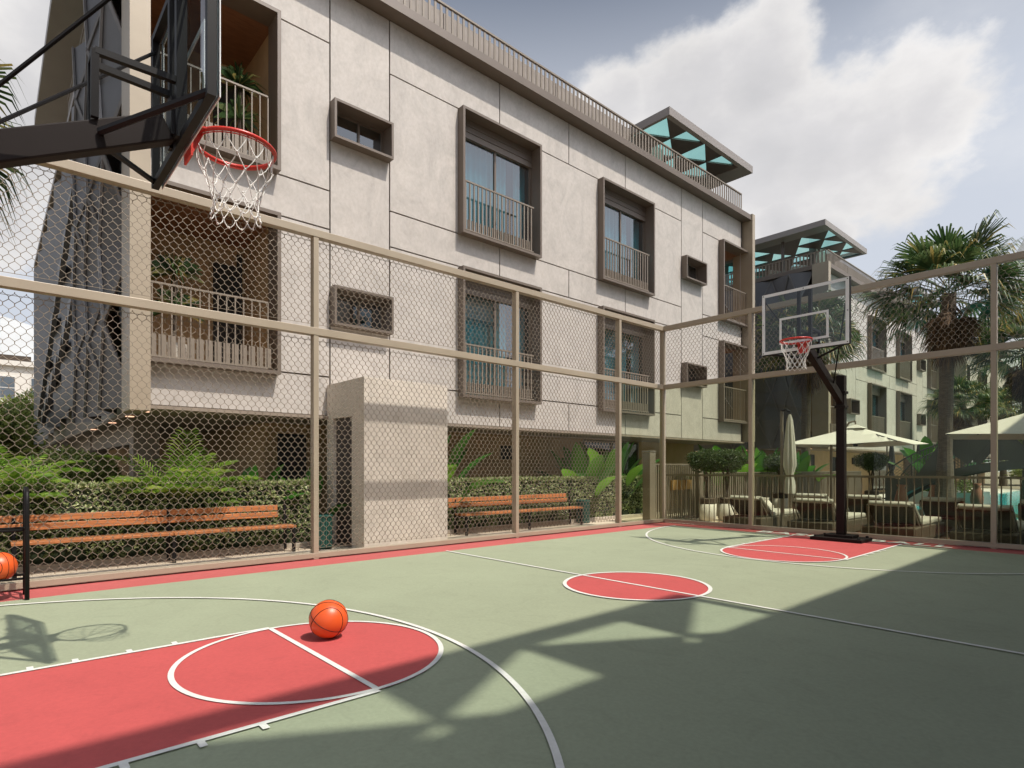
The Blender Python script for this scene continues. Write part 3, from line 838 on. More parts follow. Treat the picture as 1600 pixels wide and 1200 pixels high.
M['clear'] = glassmat('clear_canopy_glass', (.93, .965, .96), .02, 1.45)
for c_ in kids(OPP):
    if c_.name.startswith('roof_canopy'):
        for d_ in kids(c_):
            if d_.name.startswith('canopy_glazing'): d_.material_slots[0].link = 'OBJECT'; d_.material_slots[0].material = M['clear']
    if c_.name.startswith('roof') and not c_.name.startswith('roof_c'):
        for d_ in kids(c_):
            if d_.name.startswith('roof_railing'): bpy.data.objects.remove(d_)

# ------------------------------------------------------------------ vegetation
def hedge(label, loc, L, H, D):
    t = thing('hedge', label, 'hedge', loc)
    MB().box(-D + .05, -.06, .04, L - .04, .06, H - .07).build('branches', M['hedgecore'], t)
    mb = MB()
    def put(p, nrm, n):
        for _ in range(n):
            d = (Vector(nrm) * R.uniform(0, .6) + Vector((R.uniform(-1, 1), R.uniform(-1, 1), R.uniform(-.7, 1)))).normalized()
            mb.leaf(p + Vector(nrm) * R.uniform(0, .025), d, R.uniform(.04, .07), R.uniform(.020, .032), Vector(nrm) + Vector((R.uniform(-.5, .5), R.uniform(-.5, .5), R.uniform(-.2, .7))))
    from mathutils import noise
    nf = int(L * H * 820)
    for _ in range(nf):
        y, z = R.uniform(0, L), R.uniform(.02, H)
        q = noise.noise(Vector((y * 5, z * 5, 1)))
        if z < .25 and q < -.05: continue
        x = -.05 + .05 * q + R.uniform(-.05, .02)
        put(Vector((x, y, z)), (1, 0, .2), 3)
    for _ in range(int(L * D * 700)):
        y, x = R.uniform(0, L), R.uniform(-D, 0)
        put(Vector((x, y, H - .03 + .035 * noise.noise(Vector((x * 5, y * 5, 7))) + R.uniform(-.03, .015))), (0, 0, 1), 3)
    for _ in range(int(D * H * 300)):
        for yy, ny in ((0, -1), (L, 1)): put(Vector((R.uniform(-D, 0), yy, R.uniform(.02, H))), (0, ny, .2), 3)
    mb.build('foliage', M['hedge'], t)
hedge('clipped hedge behind the left bench, under the corner balcony', (-9.02, -1.5, ZO), 5.35, 1.02, .42)
hedge('clipped hedge behind the right bench, ending at the gate pillar', (-9.02, 5.85, ZO), 6.9, 1.02, .42)

def fan_leaf(mb, base, d, L, nb=26, droop=.5, spread=2.5, wk=.0165):
    """petiole then a fan of narrow separate blades"""
    d = Vector(d).normalized(); side = d.cross(Vector((0, 0, 1)))
    if side.length < .1: side = Vector((1, 0, 0))
    side.normalize(); up = side.cross(d).normalized()
    tw = R.uniform(-.5, .5); side, up = side * math.cos(tw) + up * math.sin(tw), up * math.cos(tw) - side * math.sin(tw)
    hub = base + d * L * .46 - Vector((0, 0, .05 * L * droop))
    mb.bar(base, hub, .022, .014)
    Lb = L * .62
    for i in range(nb):
        a = (i / (nb - 1) - .5) * spread
        bd = (d * math.cos(a) + side * math.sin(a) + up * (.10 * (1 - abs(a)) + R.uniform(-.05, .05))).normalized()
        ln = Lb * (1 - .20 * abs(a)) * R.uniform(.84, 1.10)
        wv = bd.cross(up).normalized() * wk * L * (.8 if abs(a) > .8 else 1); dz = Vector((0, 0, -1))
        p1 = hub + bd * ln * .45 + dz * .02 * droop * ln
        p2 = hub + bd * ln * .80 + dz * .13 * droop * ln
        p3 = hub + bd * ln * .98 + dz * (.30 + R.uniform(0, .22)) * droop * ln
        mb.add([hub, p1 + wv, p1 - wv, p2 + wv * .62, p2 - wv * .62, p3], [(0, 1, 2), (1, 3, 4, 2), (3, 5, 4)])
def fan_palm(label, loc, H, cr, seed=0, skirt=1.0, lean=.0):
    R.seed(seed)
    t = thing('fan_palm', label, 'palm tree', loc, 0, 'fan palms around the pool')
    n = 14; tr = MB()
    pts = [(lean * (i / n) ** 2, 0, H * i / n) for i in range(n + 1)]
    rad = [.25 - .09 * min(1, i / 4) + .012 * (i % 2) for i in range(n + 1)]
    tr.tube(pts, rad, 14); tr.build('trunk', M['trunk'], t)
    top = Vector((lean, 0, H)); cr_ = MB()
    for i in range(44):
        a = i * 2.399; el = 1.12 - 1.40 * (i / 44) ** .8
        d = Vector((math.cos(a) * math.cos(el), math.sin(a) * math.cos(el), math.sin(el)))
        fan_leaf(cr_, top + d * .10 + Vector((0, 0, .15 - .25 * i / 44)), d, cr * R.uniform(.85, 1.1), 28, .95 + .25 * (i / 44))
    cr_.build('crown', M['palmleaf'], t)
    if skirt:
        sk = MB()
        for i in range(70):
            a = i * 2.399; el = -.85 - .6 * (i / 70)
            d = Vector((math.cos(a) * math.cos(el), math.sin(a) * math.cos(el), math.sin(el)))
            fan_leaf(sk, top + Vector((0, 0, -.15 - .75 * (i / 70))) + Vector((d.x, d.y, 0)) * .12, d, cr * R.uniform(.34, .54) * skirt, 14, .8, 1.5)
        sk.build('dead_leaf_skirt', M['deadleaf'], t)
    return t
p1 = fan_palm('tallest fan palm rising above the far fence with a thick skirt of dead leaves', (-4.10, 19.46, ZO), 5.95, 2.1, 11, 1.0, .1)
dup(p1, (-9.0, 22.6, ZO), 1.3, 'fan palm seen through the far backboard in the gap between two buildings', (.95, .95, 1.0))
dup(p1, (-7.0, 37.0, ZO), 2.2, 'small fan palm right of the tall palm trunk before the third building', (.85, .85, .76))
dup(p1, (-3.2, 26.4, ZO), 3.9, 'fan palm at the right edge of the picture above the cream parasol', (.95, .95, .86))
dup(p1, (-7.8, 53.0, ZO), 5.0, 'distant low fan palm below the hill near the right edge', (1.0, 1.0, .9))
dup(p1, (-11.0, -1.30, ZO), .7, 'fan palm at the far left whose leaf tips hang above the black hoop arm', (.80, .80, .98))

def areca(label, loc, seed, n=26, L=1.25):
    R.seed(seed)
    t = thing('areca_palm', label, 'palm plant', loc, 0, 'feathery palms behind the hedge')
    mb = MB(); st = MB()
    for i in range(n):
        a = i * 2.399 + R.uniform(-.2, .2); el = 1.42 - 1.0 * (i / n) + R.uniform(-.1, .1)
        if math.cos(a) > .2: el = max(el, 1.12)
        Lf = L * R.uniform(.85, 1.12); h0 = R.uniform(.15, .55)
        d = Vector((math.cos(a) * math.cos(el), math.sin(a) * math.cos(el), math.sin(el)))
        pts = []; p = Vector((.1 * math.cos(a), .1 * math.sin(a), h0)); dd = d.copy()
        for k in range(13):
            pts.append(p.copy()); p = p + dd * Lf / 12; dd = (dd + Vector((0, 0, -.085 - .03 * k * .4))).normalized()
        st.tube([(0.06 * math.cos(a), .06 * math.sin(a), 0)] + pts, [.016] + [.012 - .0008 * k for k in range(13)], 5)
        for k in range(2, 13):
            tg = (pts[min(k + 1, 12)] - pts[k - 1]).normalized(); sd = tg.cross(Vector((0, 0, 1)))
            if sd.length < .1: sd = Vector((math.sin(a), -math.cos(a), 0))
            sd.normalize()
            for q in (0, .5):
                pp = pts[k - 1].lerp(pts[k], q) if k > 0 else pts[k]
                for sg in (1, -1):
                    ld = (sd * sg * .85 + tg * .6 + Vector((0, 0, .25))).normalized()
                    ll = .34 * math.sin(PI * (k + q + .5) / 15) + .06
                    wv = tg * .013; m1 = pp + ld * ll * .6; e = pp + ld * ll - Vector((0, 0, .22 * ll))
                    mb.add([pp - wv * .5, pp + wv * .5, m1 + wv, e, m1 - wv], [(0, 1, 2, 3, 4)])
    st.build('stems', M['areca'], t); mb.build('fronds', M['areca'], t); return t
areca('feathery palm behind the left bench and hedge, below the corner balcony', (-9.58, 2.08, ZO), 5, 46, 1.20)
areca('feathery palm at the left edge behind the ball rack', (-9.58, .0, ZO), 9, 40, 1.22)

def banana(label, loc, seed, n=12, H=1.5, group='broad leaved plants behind the hedge'):
    R.seed(seed)
    t = thing('broad_leaf_plant', label, 'plant', loc, 0, group)
    mb = MB(); st = MB()
    for i in range(n):
        a = i * 2.399 + R.uniform(-.3, .3); tilt = .15 + .75 * (i / n) + R.uniform(-.1, .1)
        d = Vector((math.cos(a) * math.sin(tilt), math.sin(a) * math.sin(tilt), math.cos(tilt)))
        Ls = H * R.uniform(.40, .58); Ll = H * R.uniform(.42, .60); wd = H * R.uniform(.085, .13)
        p = Vector((.05 * math.cos(a), .05 * math.sin(a), 0)); st.tube([p, p + d * Ls], [.018, .010], 5)
        sd = d.cross(Vector((0, 0, 1))); sd = sd.normalized() if sd.length > .05 else Vector((1, 0, 0))
        vs = []; q = p + d * Ls; dd = d.copy(); m = 8
        for k in range(m + 1):
            wv = wd * math.sin(PI * min(1, (k + .35) / (m + .35))) ** .7 if k < m else 0
            nn = sd.cross(dd).normalized()
            vs += [q + sd * wv + nn * wv * .35, q, q - sd * wv + nn * wv * .35]
            q = q + dd * Ll / m; dd = (dd + Vector((0, 0, -.10 * tilt - .03))).normalized()
        fs = []
        for k in range(m):
            b = 3 * k; fs += [(b, b + 1, b + 4, b + 3), (b + 1, b + 2, b + 5, b + 4)]
        mb.add(vs, fs)
    st.build('stems', M['banana'], t); mb.build('leaves', M['banana'], t, smooth=True); return t
banana('tall broad leaved plant right of the concrete block above the hedge', (-9.60, 6.30, ZO), 21, 18, 1.95)
banana('broad leaved plant before the ground floor wall, left of the last fence post', (-9.60, 10.9, ZO), 22, 16, 1.75)
banana('broad leaved plant between the last fence post and the gate pillar', (-9.60, 11.9, ZO), 23, 18, 2.0)
banana('low broad leaved plant right of the feathery palm, peeping over the hedge', (-9.8, 3.05, ZO), 24, 9, 1.30)
banana('low broad leaved plant beside the bin and the concrete block', (-9.55, 4.0, ZO), 25, 9, 1.25)
banana('broad leaved plant behind the slatted fence, left of the closed parasol', (-8.75, 16.2, ZO), 26, 16, 1.9, 'broad leaved plants by the pool')
banana('broad leaved plant behind the slatted fence, right of the closed parasol', (-8.7, 18.6, ZO), 27, 14, 1.9, 'broad leaved plants by the pool')
banana('broad leaved plant between the open parasol pole and the far hoop pole', (-8.6, 20.6, ZO), 28, 14, 1.9, 'broad leaved plants by the pool')
banana('broad leaved plant at the foot of the tall palm behind the bridge', (-5.6, 24.6, ZO + .4), 29, 16, 1.9, 'broad leaved plants by the pool')

def leafball(mb, c, r, n, sq=.85, ll=(.05, .09)):
    from mathutils import noise
    for _ in range(n):
        v = Vector((R.gauss(0, 1), R.gauss(0, 1), R.gauss(0, 1))).normalized()
        k = R.uniform(.55, 1.0) ** .5 * (1 + .28 * noise.noise(v * 2.3 + Vector(c)))
        p = Vector(c) + Vector((v.x * r * k, v.y * r * k, v.z * r * sq * k))
        d = (v * .4 + Vector((R.uniform(-1, 1), R.uniform(-1, 1), R.uniform(-.7, .9)))).normalized()
        l = R.uniform(*ll); mb.leaf(p, d, l, l * .46, v + Vector((R.uniform(-.6, .6), R.uniform(-.6, .6), R.uniform(-.2, .8))))
def topiary(label, loc, seed, r=.42):
    R.seed(seed)
    t = thing('potted_tree', label, 'potted tree', loc, 0, 'clipped trees in round pots')
    MB().lathe([(.16, 0), (.19, .06), (.20, .40), (.18, .40), (.17, .36)], 22).build('pot', M['pot'], t, smooth=True)
    MB().lathe([(.17, .401), (.19, .42), (.19, .52), (.15, .54)], 20).build('basket_rim', M['bark'], t)
    st = MB()
    for k in range(3): a = k * 2.1; st.tube([(.05 * math.cos(a), .05 * math.sin(a), .5), (.06 * math.cos(a + 1), .06 * math.sin(a + 1), 1.0), (.10 * math.cos(a), .10 * math.sin(a), 1.32)], .022, 6)
    st.build('trunk', M['bark'], t)
    mb = MB(); leafball(mb, (0, 0, 1.42), r, 3000, .62, (.03, .055))
    for k in range(7): a = k * .9; leafball(mb, (.24 * math.cos(a), .24 * math.sin(a), 1.40 + .1 * math.sin(k * 2.2)), r * .55, 700, .75, (.03, .055))
    mb.build('crown', M['topiary'], t); return t
tp = topiary('left one of two clipped trees in white pots beside the gate', (-7.2, 12.55, ZO), 31)
dup(tp, (-6.98, 13.0, ZO), 1.2, 'right one of two clipped trees in white pots beside the gate')
dup(tp, (-7.3, 16.6, ZO), 2.2, 'clipped potted tree behind the closed parasol', (1, 1, .98))
dup(tp, (-6.1, 20.2, ZO), 3.1, 'clipped potted tree between the far hoop pole and the bridge', (1.0, 1.0, 1.02))

def tree(label, loc, H, r, seed):
    R.seed(seed)
    t = thing('tree', label, 'tree', loc, 0, 'leafy trees behind the site')
    tr = MB(); tr.tube([(0, 0, 0), (.05, .03, H * .4), (0, .1, H * .75)], [.18, .13, .06], 10)
    cs = [(R.uniform(-.6, .6) * r, R.uniform(-.6, .6) * r, H * R.uniform(.5, 1.0)) for _ in range(13)]
    for c in cs: tr.tube([(.03, .03, H * .4), (c[0] * .5, c[1] * .5, H * .4 + (c[2] - H * .4) * .6), c], [.06, .04, .015], 6)
    tr.build('trunk', M['bark'], t)
    mb = MB()
    for c in cs: leafball(mb, c, r * R.uniform(.38, .58), 1700, .8, (.10, .22))
    mb.build('crown', M['tree'], t); return t
t1 = tree('leafy green tree at the left edge in front of the white house', (-23.5, -.75, ZO), 2.9, 2.0, 41)
dup(t1, (-33.5, .2, ZO), 2.0, 'leafy green tree farther back by the building corner before the white house', 1.25)
dup(t1, (-16.0, 1.15, ZO), 1.1, 'shaded leafy tree under the overhang of the first building', (.55, .55, .46))
dup(t1, (-13.4, .9, ZO), 3.0, 'shaded bushy tree near the columns below the first building', (.45, .45, .42))
dup(t1, (-6.0, 62.0, ZO), 4.2, 'leafy tree far behind the third building at the right edge', 1.7)
dup(t1, (-1.5, 48.0, ZO), 5.2, 'leafy tree behind the pool at the right edge', 1.5)

for k_, (x_, y_, lb_) in enumerate(((-4.6, 47.5, 'left one of three dense shrubs along the far end of the pool'), (-1.4, 47.0, 'middle one of three dense shrubs along the far end of the pool'), (2.4, 47.6, 'right one of three dense shrubs along the far end of the pool'))):
    tag(dup(t1, (x_, y_, ZO - .2), 1.3 * k_, lb_, (1.25, 1.25, .75)), None, 'shrub', 'shrubs at the end of the pool')
# potted plants on the balconies
def grassy(label, loc, seed):
    R.seed(seed)
    t = thing('potted_plant', label, 'potted plant', loc, 0, 'potted plants on the corner balconies')
    MB().lathe([(.15, 0), (.20, .30), (.18, .30)], 18).build('pot', M['pot'], t)
    MB().tube([(0, 0, .28), (.02, .02, 1.25)], .03, 6).build('trunk', M['bark'], t)
    mb = MB()
    for zc, n in ((1.35, 110), (.85, 70)):
        for i in range(n):
            a = R.uniform(0, 2 * PI); el = R.uniform(-.2, 1.4); d = Vector((math.cos(a) * math.cos(el), math.sin(a) * math.cos(el), math.sin(el)))
            L_ = R.uniform(.3, .5); p = Vector((0, 0, zc)); wv = d.cross(Vector((.1, .2, 1))).normalized() * .011
            m1 = p + d * L_ * .6; e = p + d * L_ - Vector((0, 0, .25 * L_ + .05))
            mb.add([p - wv * .5, p + wv * .5, m1 + wv, e, m1 - wv], [(0, 1, 2, 3, 4)])
    mb.build('leaves', M['palmleaf'], t); return t
g0 = grassy('spiky potted plant at the left of the lower corner balcony', (XB - .45, 2.05, 2.62), 51)
dup(g0, (XB - .45, 2.95, 5.76), 1.0, 'spiky potted plant at the right of the upper corner balcony')

# ------------------------------------------------------------------ gate and slat fence
t = thing('garden_gate', 'bronze slatted gate between two square pillars at the end of the hedge', 'gate', (-7.85, 11.05, ZO))
for y in (0, 2.05): MB().box(-.10, .10, y, y + .22, 0, 1.58 if y == 0 else 1.60).box(-.11, .11, y - .01, y + .23, 1.60, 1.62).build('pillar', M['rail'], t, bevel=.006)
m = MB(); y = .27
while y < 2.0: m.box(-.012, .012, y, y + .035, .06, 1.30); y += .085
m.box(-.02, .02, .22, 2.05, 1.30, 1.34).box(-.02, .02, .22, 2.05, .03, .06); m.build('slats', M['rail'], t)
m = MB()
for y in (.95, 1.25, 1.55): m.box(.014, .06, y, y + .24, .72, .95)
m.build('lock_box', mat('brass_box', (.42, .24, .08), .5), t)
t = thing('slat_fence', 'low bronze slatted fence running from the gate along the pool terrace', 'fence', (-7.72, 13.35, ZO))
m = MB(); y = 0
while y < 11: m.box(-.012, .012, y, y + .05, .05, 1.10); y += .11
m.build('slats', M['rail'], t); MB().box(-.025, .025, 0, 11, 1.10, 1.13).build('top_rail', M['rail'], t)
MB().box(-.5, -.05, 0, 11, 0, .5).build('planting_box', M['soffit'], t)

# ------------------------------------------------------------------ pool furniture
def lounger(label, loc):
    t = thing('sun_lounger', label, 'sun lounger', loc, 0, 'wicker sun loungers beside the pool')
    MB().box(-.40, .40, 0, 1.85, .01, .25).build('base', M['wicker'], t, bevel=.02)
    MB().box(-.37, .37, .55, 1.83, .25, .345).build('seat_cushion', M['cushion'], t, bevel=.03)
    b = MB().bar((0, .58, .27), (0, .12, .60), .70, .04, up=(0, 1, 1)).build('backrest', M['wicker'], t, bevel=.01)
    MB().bar((0, .62, .33), (0, .17, .655), .68, .07, up=(0, 1, 1)).build('back_cushion', M['cushion'], t, bevel=.025)
    MB().tube([(-.30, .115, .62), (-.2, .11, .625), (.2, .11, .625), (.30, .115, .62)], [.02, .038, .038, .02], 10).build('headroll', M['cushion'], t, smooth=True)
    m = MB()
    for s in (-1, 1): m.bar((s * .345, .13, .58), (s * .345, .20, .26), .02, .015); m.bar((s * .33, .13, .58), (s * .35, .42, .26), .02, .015)
    m.build('support', M['rail'], t)
    return t
l0 = lounger('front row sun lounger just left of the closed parasol', (-5.72, 11.25, ZO))
for x, y, lb in ((-4.40, 11.2, 'front row sun lounger just left of the far hoop pole'), (-3.15, 11.2, 'front row sun lounger just right of the far hoop pole'),
                 (-1.90, 11.2, 'front row sun lounger half in shade at the second fence post'), (-.70, 11.3, 'front row sun lounger fully in shade at the right edge'),
                 (-5.30, 13.4, 'back row sun lounger right behind the closed parasol'), (-4.30, 13.5, 'back row sun lounger behind the far hoop pole'),
                 (-2.93, 13.5, 'back row sun lounger in front of the pool edge'), (-1.45, 13.5, 'back row sun lounger at the right edge by the water')):
    dup(l0, (x, y, ZO), 0, lb)
def closed_parasol(label, loc, H=2.38, m=None):
    t = thing('closed_parasol', label, 'parasol', loc, 0, 'closed parasols')
    MB().tube([(0, 0, .04), (0, 0, H)], .03, 10).build('pole', M['rail'], t)
    MB().box(-.22, .22, -.22, .22, 0, .05).build('base', M['black'], t, bevel=.01)
    MB().box(-.05, .05, -.06, .06, .62, .74).build('crank', M['black'], t)
    MB().tube([(0, 0, H), (.09, -.02, H + .03), (.17, -.03, H - .03)], .025, 8).build('arm', M['black'], t)
    mb = MB(); n = 32; prof = [(.02, H - .08), (.05, H - .2), (.075, H - .5), (.10, H - .9), (.105, H - 1.1), (.055, H - 1.3), (.085, H - 1.42), (.10, H - 1.65)]
    vs = []
    for r, z in prof:
        for k in range(n):
            a = 2 * PI * k / n; rr = r * (1 + .28 * math.sin(8 * a + z)); vs.append((.17 + rr * math.cos(a), -.03 + rr * math.sin(a), z))
    mb.add(vs, [(i * n + k, i * n + (k + 1) % n, (i + 1) * n + (k + 1) % n, (i + 1) * n + k) for i in range(len(prof) - 1) for k in range(n)])
    mb.build('canopy', m or M['canvas'], t, smooth=True); return t
cp = closed_parasol('closed cream parasol tied up on its pole behind the glass fence', (-5.22, 11.95, ZO))
dk = mat('dark_canvas', (.05, .05, .05), .9)
c2 = closed_parasol('dark closed parasol, left one of two beyond the bridge', (-7.6, 27.0, ZO), 2.4, dk)
dup(c2, (-7.3, 29.5, ZO), .4, 'dark closed parasol, right one of two beyond the bridge')
def parasol(label, loc, half, rim, apex, pole, rz=.0):
    t = thing('open_parasol', label, 'parasol', loc, rz, 'open cream cantilever parasols')
    mb = MB(); n = 8
    def pt(u, v):
        k = max(abs(u), abs(v)); return Vector((u * half, v * half, apex - (apex - rim) * (k ** .92) - .05 * (1 - max(0, min(abs(u), abs(v)) / max(k, 1e-3))) * k))
    g = [[pt(-1 + 2 * i / n, -1 + 2 * j / n) for j in range(n + 1)] for i in range(n + 1)]
    vs = [p for r in g for p in r]; m = n + 1
    mb.add(vs, [(i * m + j, (i + 1) * m + j, (i + 1) * m + j + 1, i * m + j + 1) for i in range(n) for j in range(n)])
    mb.add([p - Vector((0, 0, .006)) for p in vs], [(i * m + j, i * m + j + 1, (i + 1) * m + j + 1, (i + 1) * m + j) for i in range(n) for j in range(n)])
    cv = mb.build('canopy', M['canvas'], t)
    MB().add([(-.22, -.22, apex - .055), (.22, -.22, apex - .055), (.22, .22, apex - .055), (-.22, .22, apex - .055), (0, 0, apex + .05)], [(0, 1, 4), (1, 2, 4), (2, 3, 4), (3, 0, 4)]).build('vent', M['canvas'], cv)
    rb = MB()
    for u, v in ((1, 1), (1, -1), (-1, 1), (-1, -1)): rb.tube([(0, 0, rim - .02), (u * half * .5, v * half * .5, (rim + apex) / 2 - .03), (u * half * .98, v * half * .98, rim - .012)], .014, 5)
    rb.box(-.04, .04, -.04, .04, rim - .06, rim + .02); rb.build('ribs', M['black'], t)
    MB().tube([(pole[0], pole[1], .04), (pole[0], pole[1], apex + .10)], .032, 10).build('pole', M['rail'], t)
    ar = MB().tube([(pole[0], pole[1], rim - .03), (pole[0] * .25, pole[1] * .25, apex + .10), (0, 0, apex + .13)], .024, 8); ar.tube([(0, 0, apex + .13), (0, 0, apex + .03)], .02, 6); ar.tube([(pole[0], pole[1], apex + .09), (pole[0] * .5, pole[1] * .5, apex - .02)], .008, 5)
    ar.build('arm', M['rail'], t)
    MB().box(pole[0] - .3, pole[0] + .3, pole[1] - .3, pole[1] + .3, 0, .06).build('base', M['black'], t, bevel=.01)
parasol('open cream parasol behind the far hoop pole', (-5.25, 16.2, ZO), 1.25, 1.84, 2.28, (-.55, -.05))
parasol('open cream parasol cut by the right edge of the picture', (-1.55, 14.6, ZO), 1.35, 1.86, 2.36, (1.5, .2), .1)
t = thing('urn', 'pale round urn behind the loungers by the closed parasol', 'urn', (-6.35, 13.6, ZO))
MB().lathe([(.10, 0), (.17, .08), (.22, .22), (.20, .36), (.12, .46), (.09, .50), (.11, .54)], 24).build('vessel', M['pot'], t, smooth=True)
for i, (x, y, lb) in enumerate(((-5.05, 19.2, 'terracotta amphora at the left foot of the bridge'), (-4.35, 19.5, 'terracotta amphora under the bridge rail'), (-3.9, 22.3, 'terracotta amphora beyond the bridge near the planter'))):
    t = thing('amphora', lb, 'amphora', (x, y, ZO - .05)); MB().lathe([(.10, 0), (.15, .12), (.17, .40), (.12, .62), (.08, .74), (.12, .82)], 20).build('vessel', M['terracotta'], t, smooth=True)
# planter
t = thing('planter_box', 'low stone planter box with green plants at the edge of the pool', 'planter', (-6.3, 24.2, ZO))
MB().box(0, 2.1, 0, 1.9, -.08, .42).build('box', M['poolstone'], t, bevel=.01); R.seed(61)
m = MB()
for k in range(8): leafball(m, (R.uniform(.2, 1.9), R.uniform(.2, 1.7), .55), .32, 500, .8, (.06, .12))
m.build('plants', M['tree'], t)
# footbridge
t = thing('footbridge', 'grey arched footbridge over the pool with triangular mesh and solid rail panels', 'footbridge', (-5.7, 20.1, 0))
Lb = 6.6; K = 28
def dz(u): return .05 + 1.26 * math.sin(PI * min(1, max(0, u / Lb))) ** .62
pts = [Lb * i / K for i in range(K + 1)]
dm = MB()
for y0, y1, th in ((0, .08, .20), (1.5, 1.58, .20), (.08, 1.5, .08)):
    vs = []
    for u in pts: vs += [(u, y0, dz(u) + .02), (u, y1, dz(u) + .02), (u, y1, dz(u) - th), (u, y0, dz(u) - th)]
    fs = [(0, 1, 2, 3), (K * 4 + 3, K * 4 + 2, K * 4 + 1, K * 4)]
    for i in range(K):
        b = 4 * i
        for k in range(4): fs.append((b + k, b + 4 + k, b + 4 + (k + 1) % 4, b + (k + 1) % 4))
    dm.add(vs, fs)
dm.build('deck', M['bridge'], t)
so = MB(); me_ = MB(); po = MB(); RH = .80; nb = 10
for yy in (.04, 1.54):
    po.tube([(u, yy, dz(u) + RH + .04) for u in pts], .022, 6)
    for k in range(nb + 1): u = Lb * k / nb; po.box(u - .015, u + .015, yy - .015, yy + .015, dz(u), dz(u) + RH + .04)
    for k in range(nb):
        a, b = Lb * k / nb, Lb * (k + 1) / nb; za, zb = dz(a) + .04, dz(b) + .04
        A, B_, C, D = (a, za), (b, zb), (b, zb + RH), (a, za + RH)
        s1, m1 = ((A, B_, C), (A, C, D)) if k % 2 else ((A, B_, D), (B_, C, D))
        if (k // 2) % 2: s1, m1 = m1, s1
        so.prism(s1, 'y', yy - .006, yy + .006)
        # perforated triangle: lattice
        P0, P1, P2 = [Vector((p[0], 0, p[1])) for p in m1]
        for i in range(1, 9):
            f_ = i / 9
            for X_, Y_, Z_ in ((P0, P1, P2), (P1, P2, P0)): me_.bar(X_.lerp(Y_, f_) + Vector((0, yy, 0)), X_.lerp(Z_, f_) + Vector((0, yy, 0)), .016, .006)
so.build('solid_panels', M['bridge'], t); me_.build('mesh_panels', M['bridge'], t); po.build('handrail', M['bridge'], t)

# ------------------------------------------------------------------ white house far left
t = thing('white_house', 'white house with tall windows far behind the leafy trees at left', 'house', (-55, -16, ZO))
MB().box(-9, 0, 0, 20.5, 0, 8.55).build('wall', M['whitewall'], t)
MB().box(-9.2, .25, -.2, 20.7, 8.55, 8.9).build('cornice', M['whitewall'], t)
MB().box(-9, -.2, 0, 18.4, 8.9, 9.35).build('roof', M['groove'], t)
hg = mat('house_glass', (.10, .12, .14), .2)
for fl_ in (2.4, 6.25):
    for k in range(11):
        y_ = 1.2 + k * 1.72
        w_ = MB().box(.01, .05, y_ - .06, y_ + .86, fl_ - .06, fl_ + 1.56).build('window', M['whitewall'], t)
        MB().box(.052, .06, y_, y_ + .8, fl_, fl_ + .70).box(.052, .06, y_, y_ + .8, fl_ + .76, fl_ + 1.5).build('pane', hg, w_)

# ------------------------------------------------------------------ world, sun, camera
SUN = Vector((.525, .17, 1.0)).normalized()
el = math.asin(SUN.z); az = math.atan2(SUN.x, SUN.y)
W_ = bpy.data.worlds.new('World'); scene.world = W_; W_.use_nodes = True; nt = W_.node_tree
bg = nt.nodes['Background']
sky = N(nt, 'ShaderNodeTexSky'); sky.sky_type = 'NISHITA'; sky.sun_disc = False; sky.sun_elevation = el; sky.sun_rotation = az
sky.dust_density = .8; sky.air_density = 1.0; sky.ozone_density = 2.5
SKYS = .05
tc = N(nt, 'ShaderNodeTexCoord'); nv = N(nt, 'ShaderNodeVectorMath', operation='NORMALIZE'); nt.links.new(tc.outputs['Generated'], nv.inputs[0])
def wdir(px, py):
    r_, u_ = (px - 800) / 919, -(py - 732.3) / 919
    return Vector((.666 * r_ - .746, .746 * r_ + .666, u_)).normalized()
def math_(op, a, b=None, clamp=False):
    n = N(nt, 'ShaderNodeMath', operation=op); n.use_clamp = clamp
    for i, v in enumerate((a, b)):
        if v is None: continue
        if isinstance(v, (int, float)): n.inputs[i].default_value = v
        else: nt.links.new(v, n.inputs[i])
    return n.outputs[0]
blobs = [(1110, 225, .13), (1200, 235, .15), (1290, 235, .15), (1370, 225, .13), (1440, 195, .09), (1085, 160, .10), (1180, 145, .11), (1215, 350, .06), (1290, 370, .05), (950, 180, .07), (60, 190, .13), (120, 60, .12), (-60, 300, .10)]
acc = None
for px, py, rad in blobs:
    d = N(nt, 'ShaderNodeVectorMath', operation='DISTANCE'); nt.links.new(nv.outputs[0], d.inputs[0]); d.inputs[1].default_value = wdir(px, py)
    v = math_('SUBTRACT', 1.0, math_('DIVIDE', d.outputs['Value'], rad))
    acc = v if acc is None else N(nt, 'ShaderNodeMath', operation='SMOOTH_MAX').outputs[0] if False else math_('MAXIMUM', acc, v)
cm = N(nt, 'ShaderNodeMapping'); cm.inputs['Scale'].default_value = (1, 1, 1.5); nt.links.new(nv.outputs[0], cm.inputs[0])
cn = N(nt, 'ShaderNodeTexNoise'); cn.inputs['Scale'].default_value = 6.5; cn.inputs['Detail'].default_value = 10; cn.inputs['Roughness'].default_value = .58
nt.links.new(cm.outputs[0], cn.inputs['Vector'])
cw = N(nt, 'ShaderNodeTexNoise'); cw.inputs['Scale'].default_value = 2.2; cw.inputs['Detail'].default_value = 9; cw.inputs['Roughness'].default_value = .55
cm2 = N(nt, 'ShaderNodeMapping'); cm2.inputs['Location'].default_value = (3.1, 1.7, .4); cm2.inputs['Scale'].default_value = (1, 1, 2.0); nt.links.new(nv.outputs[0], cm2.inputs[0]); nt.links.new(cm2.outputs[0], cw.inputs['Vector'])
dens = math_('ADD', acc, math_('MULTIPLY', math_('SUBTRACT', cn.outputs['Fac'], .5), 1.9))
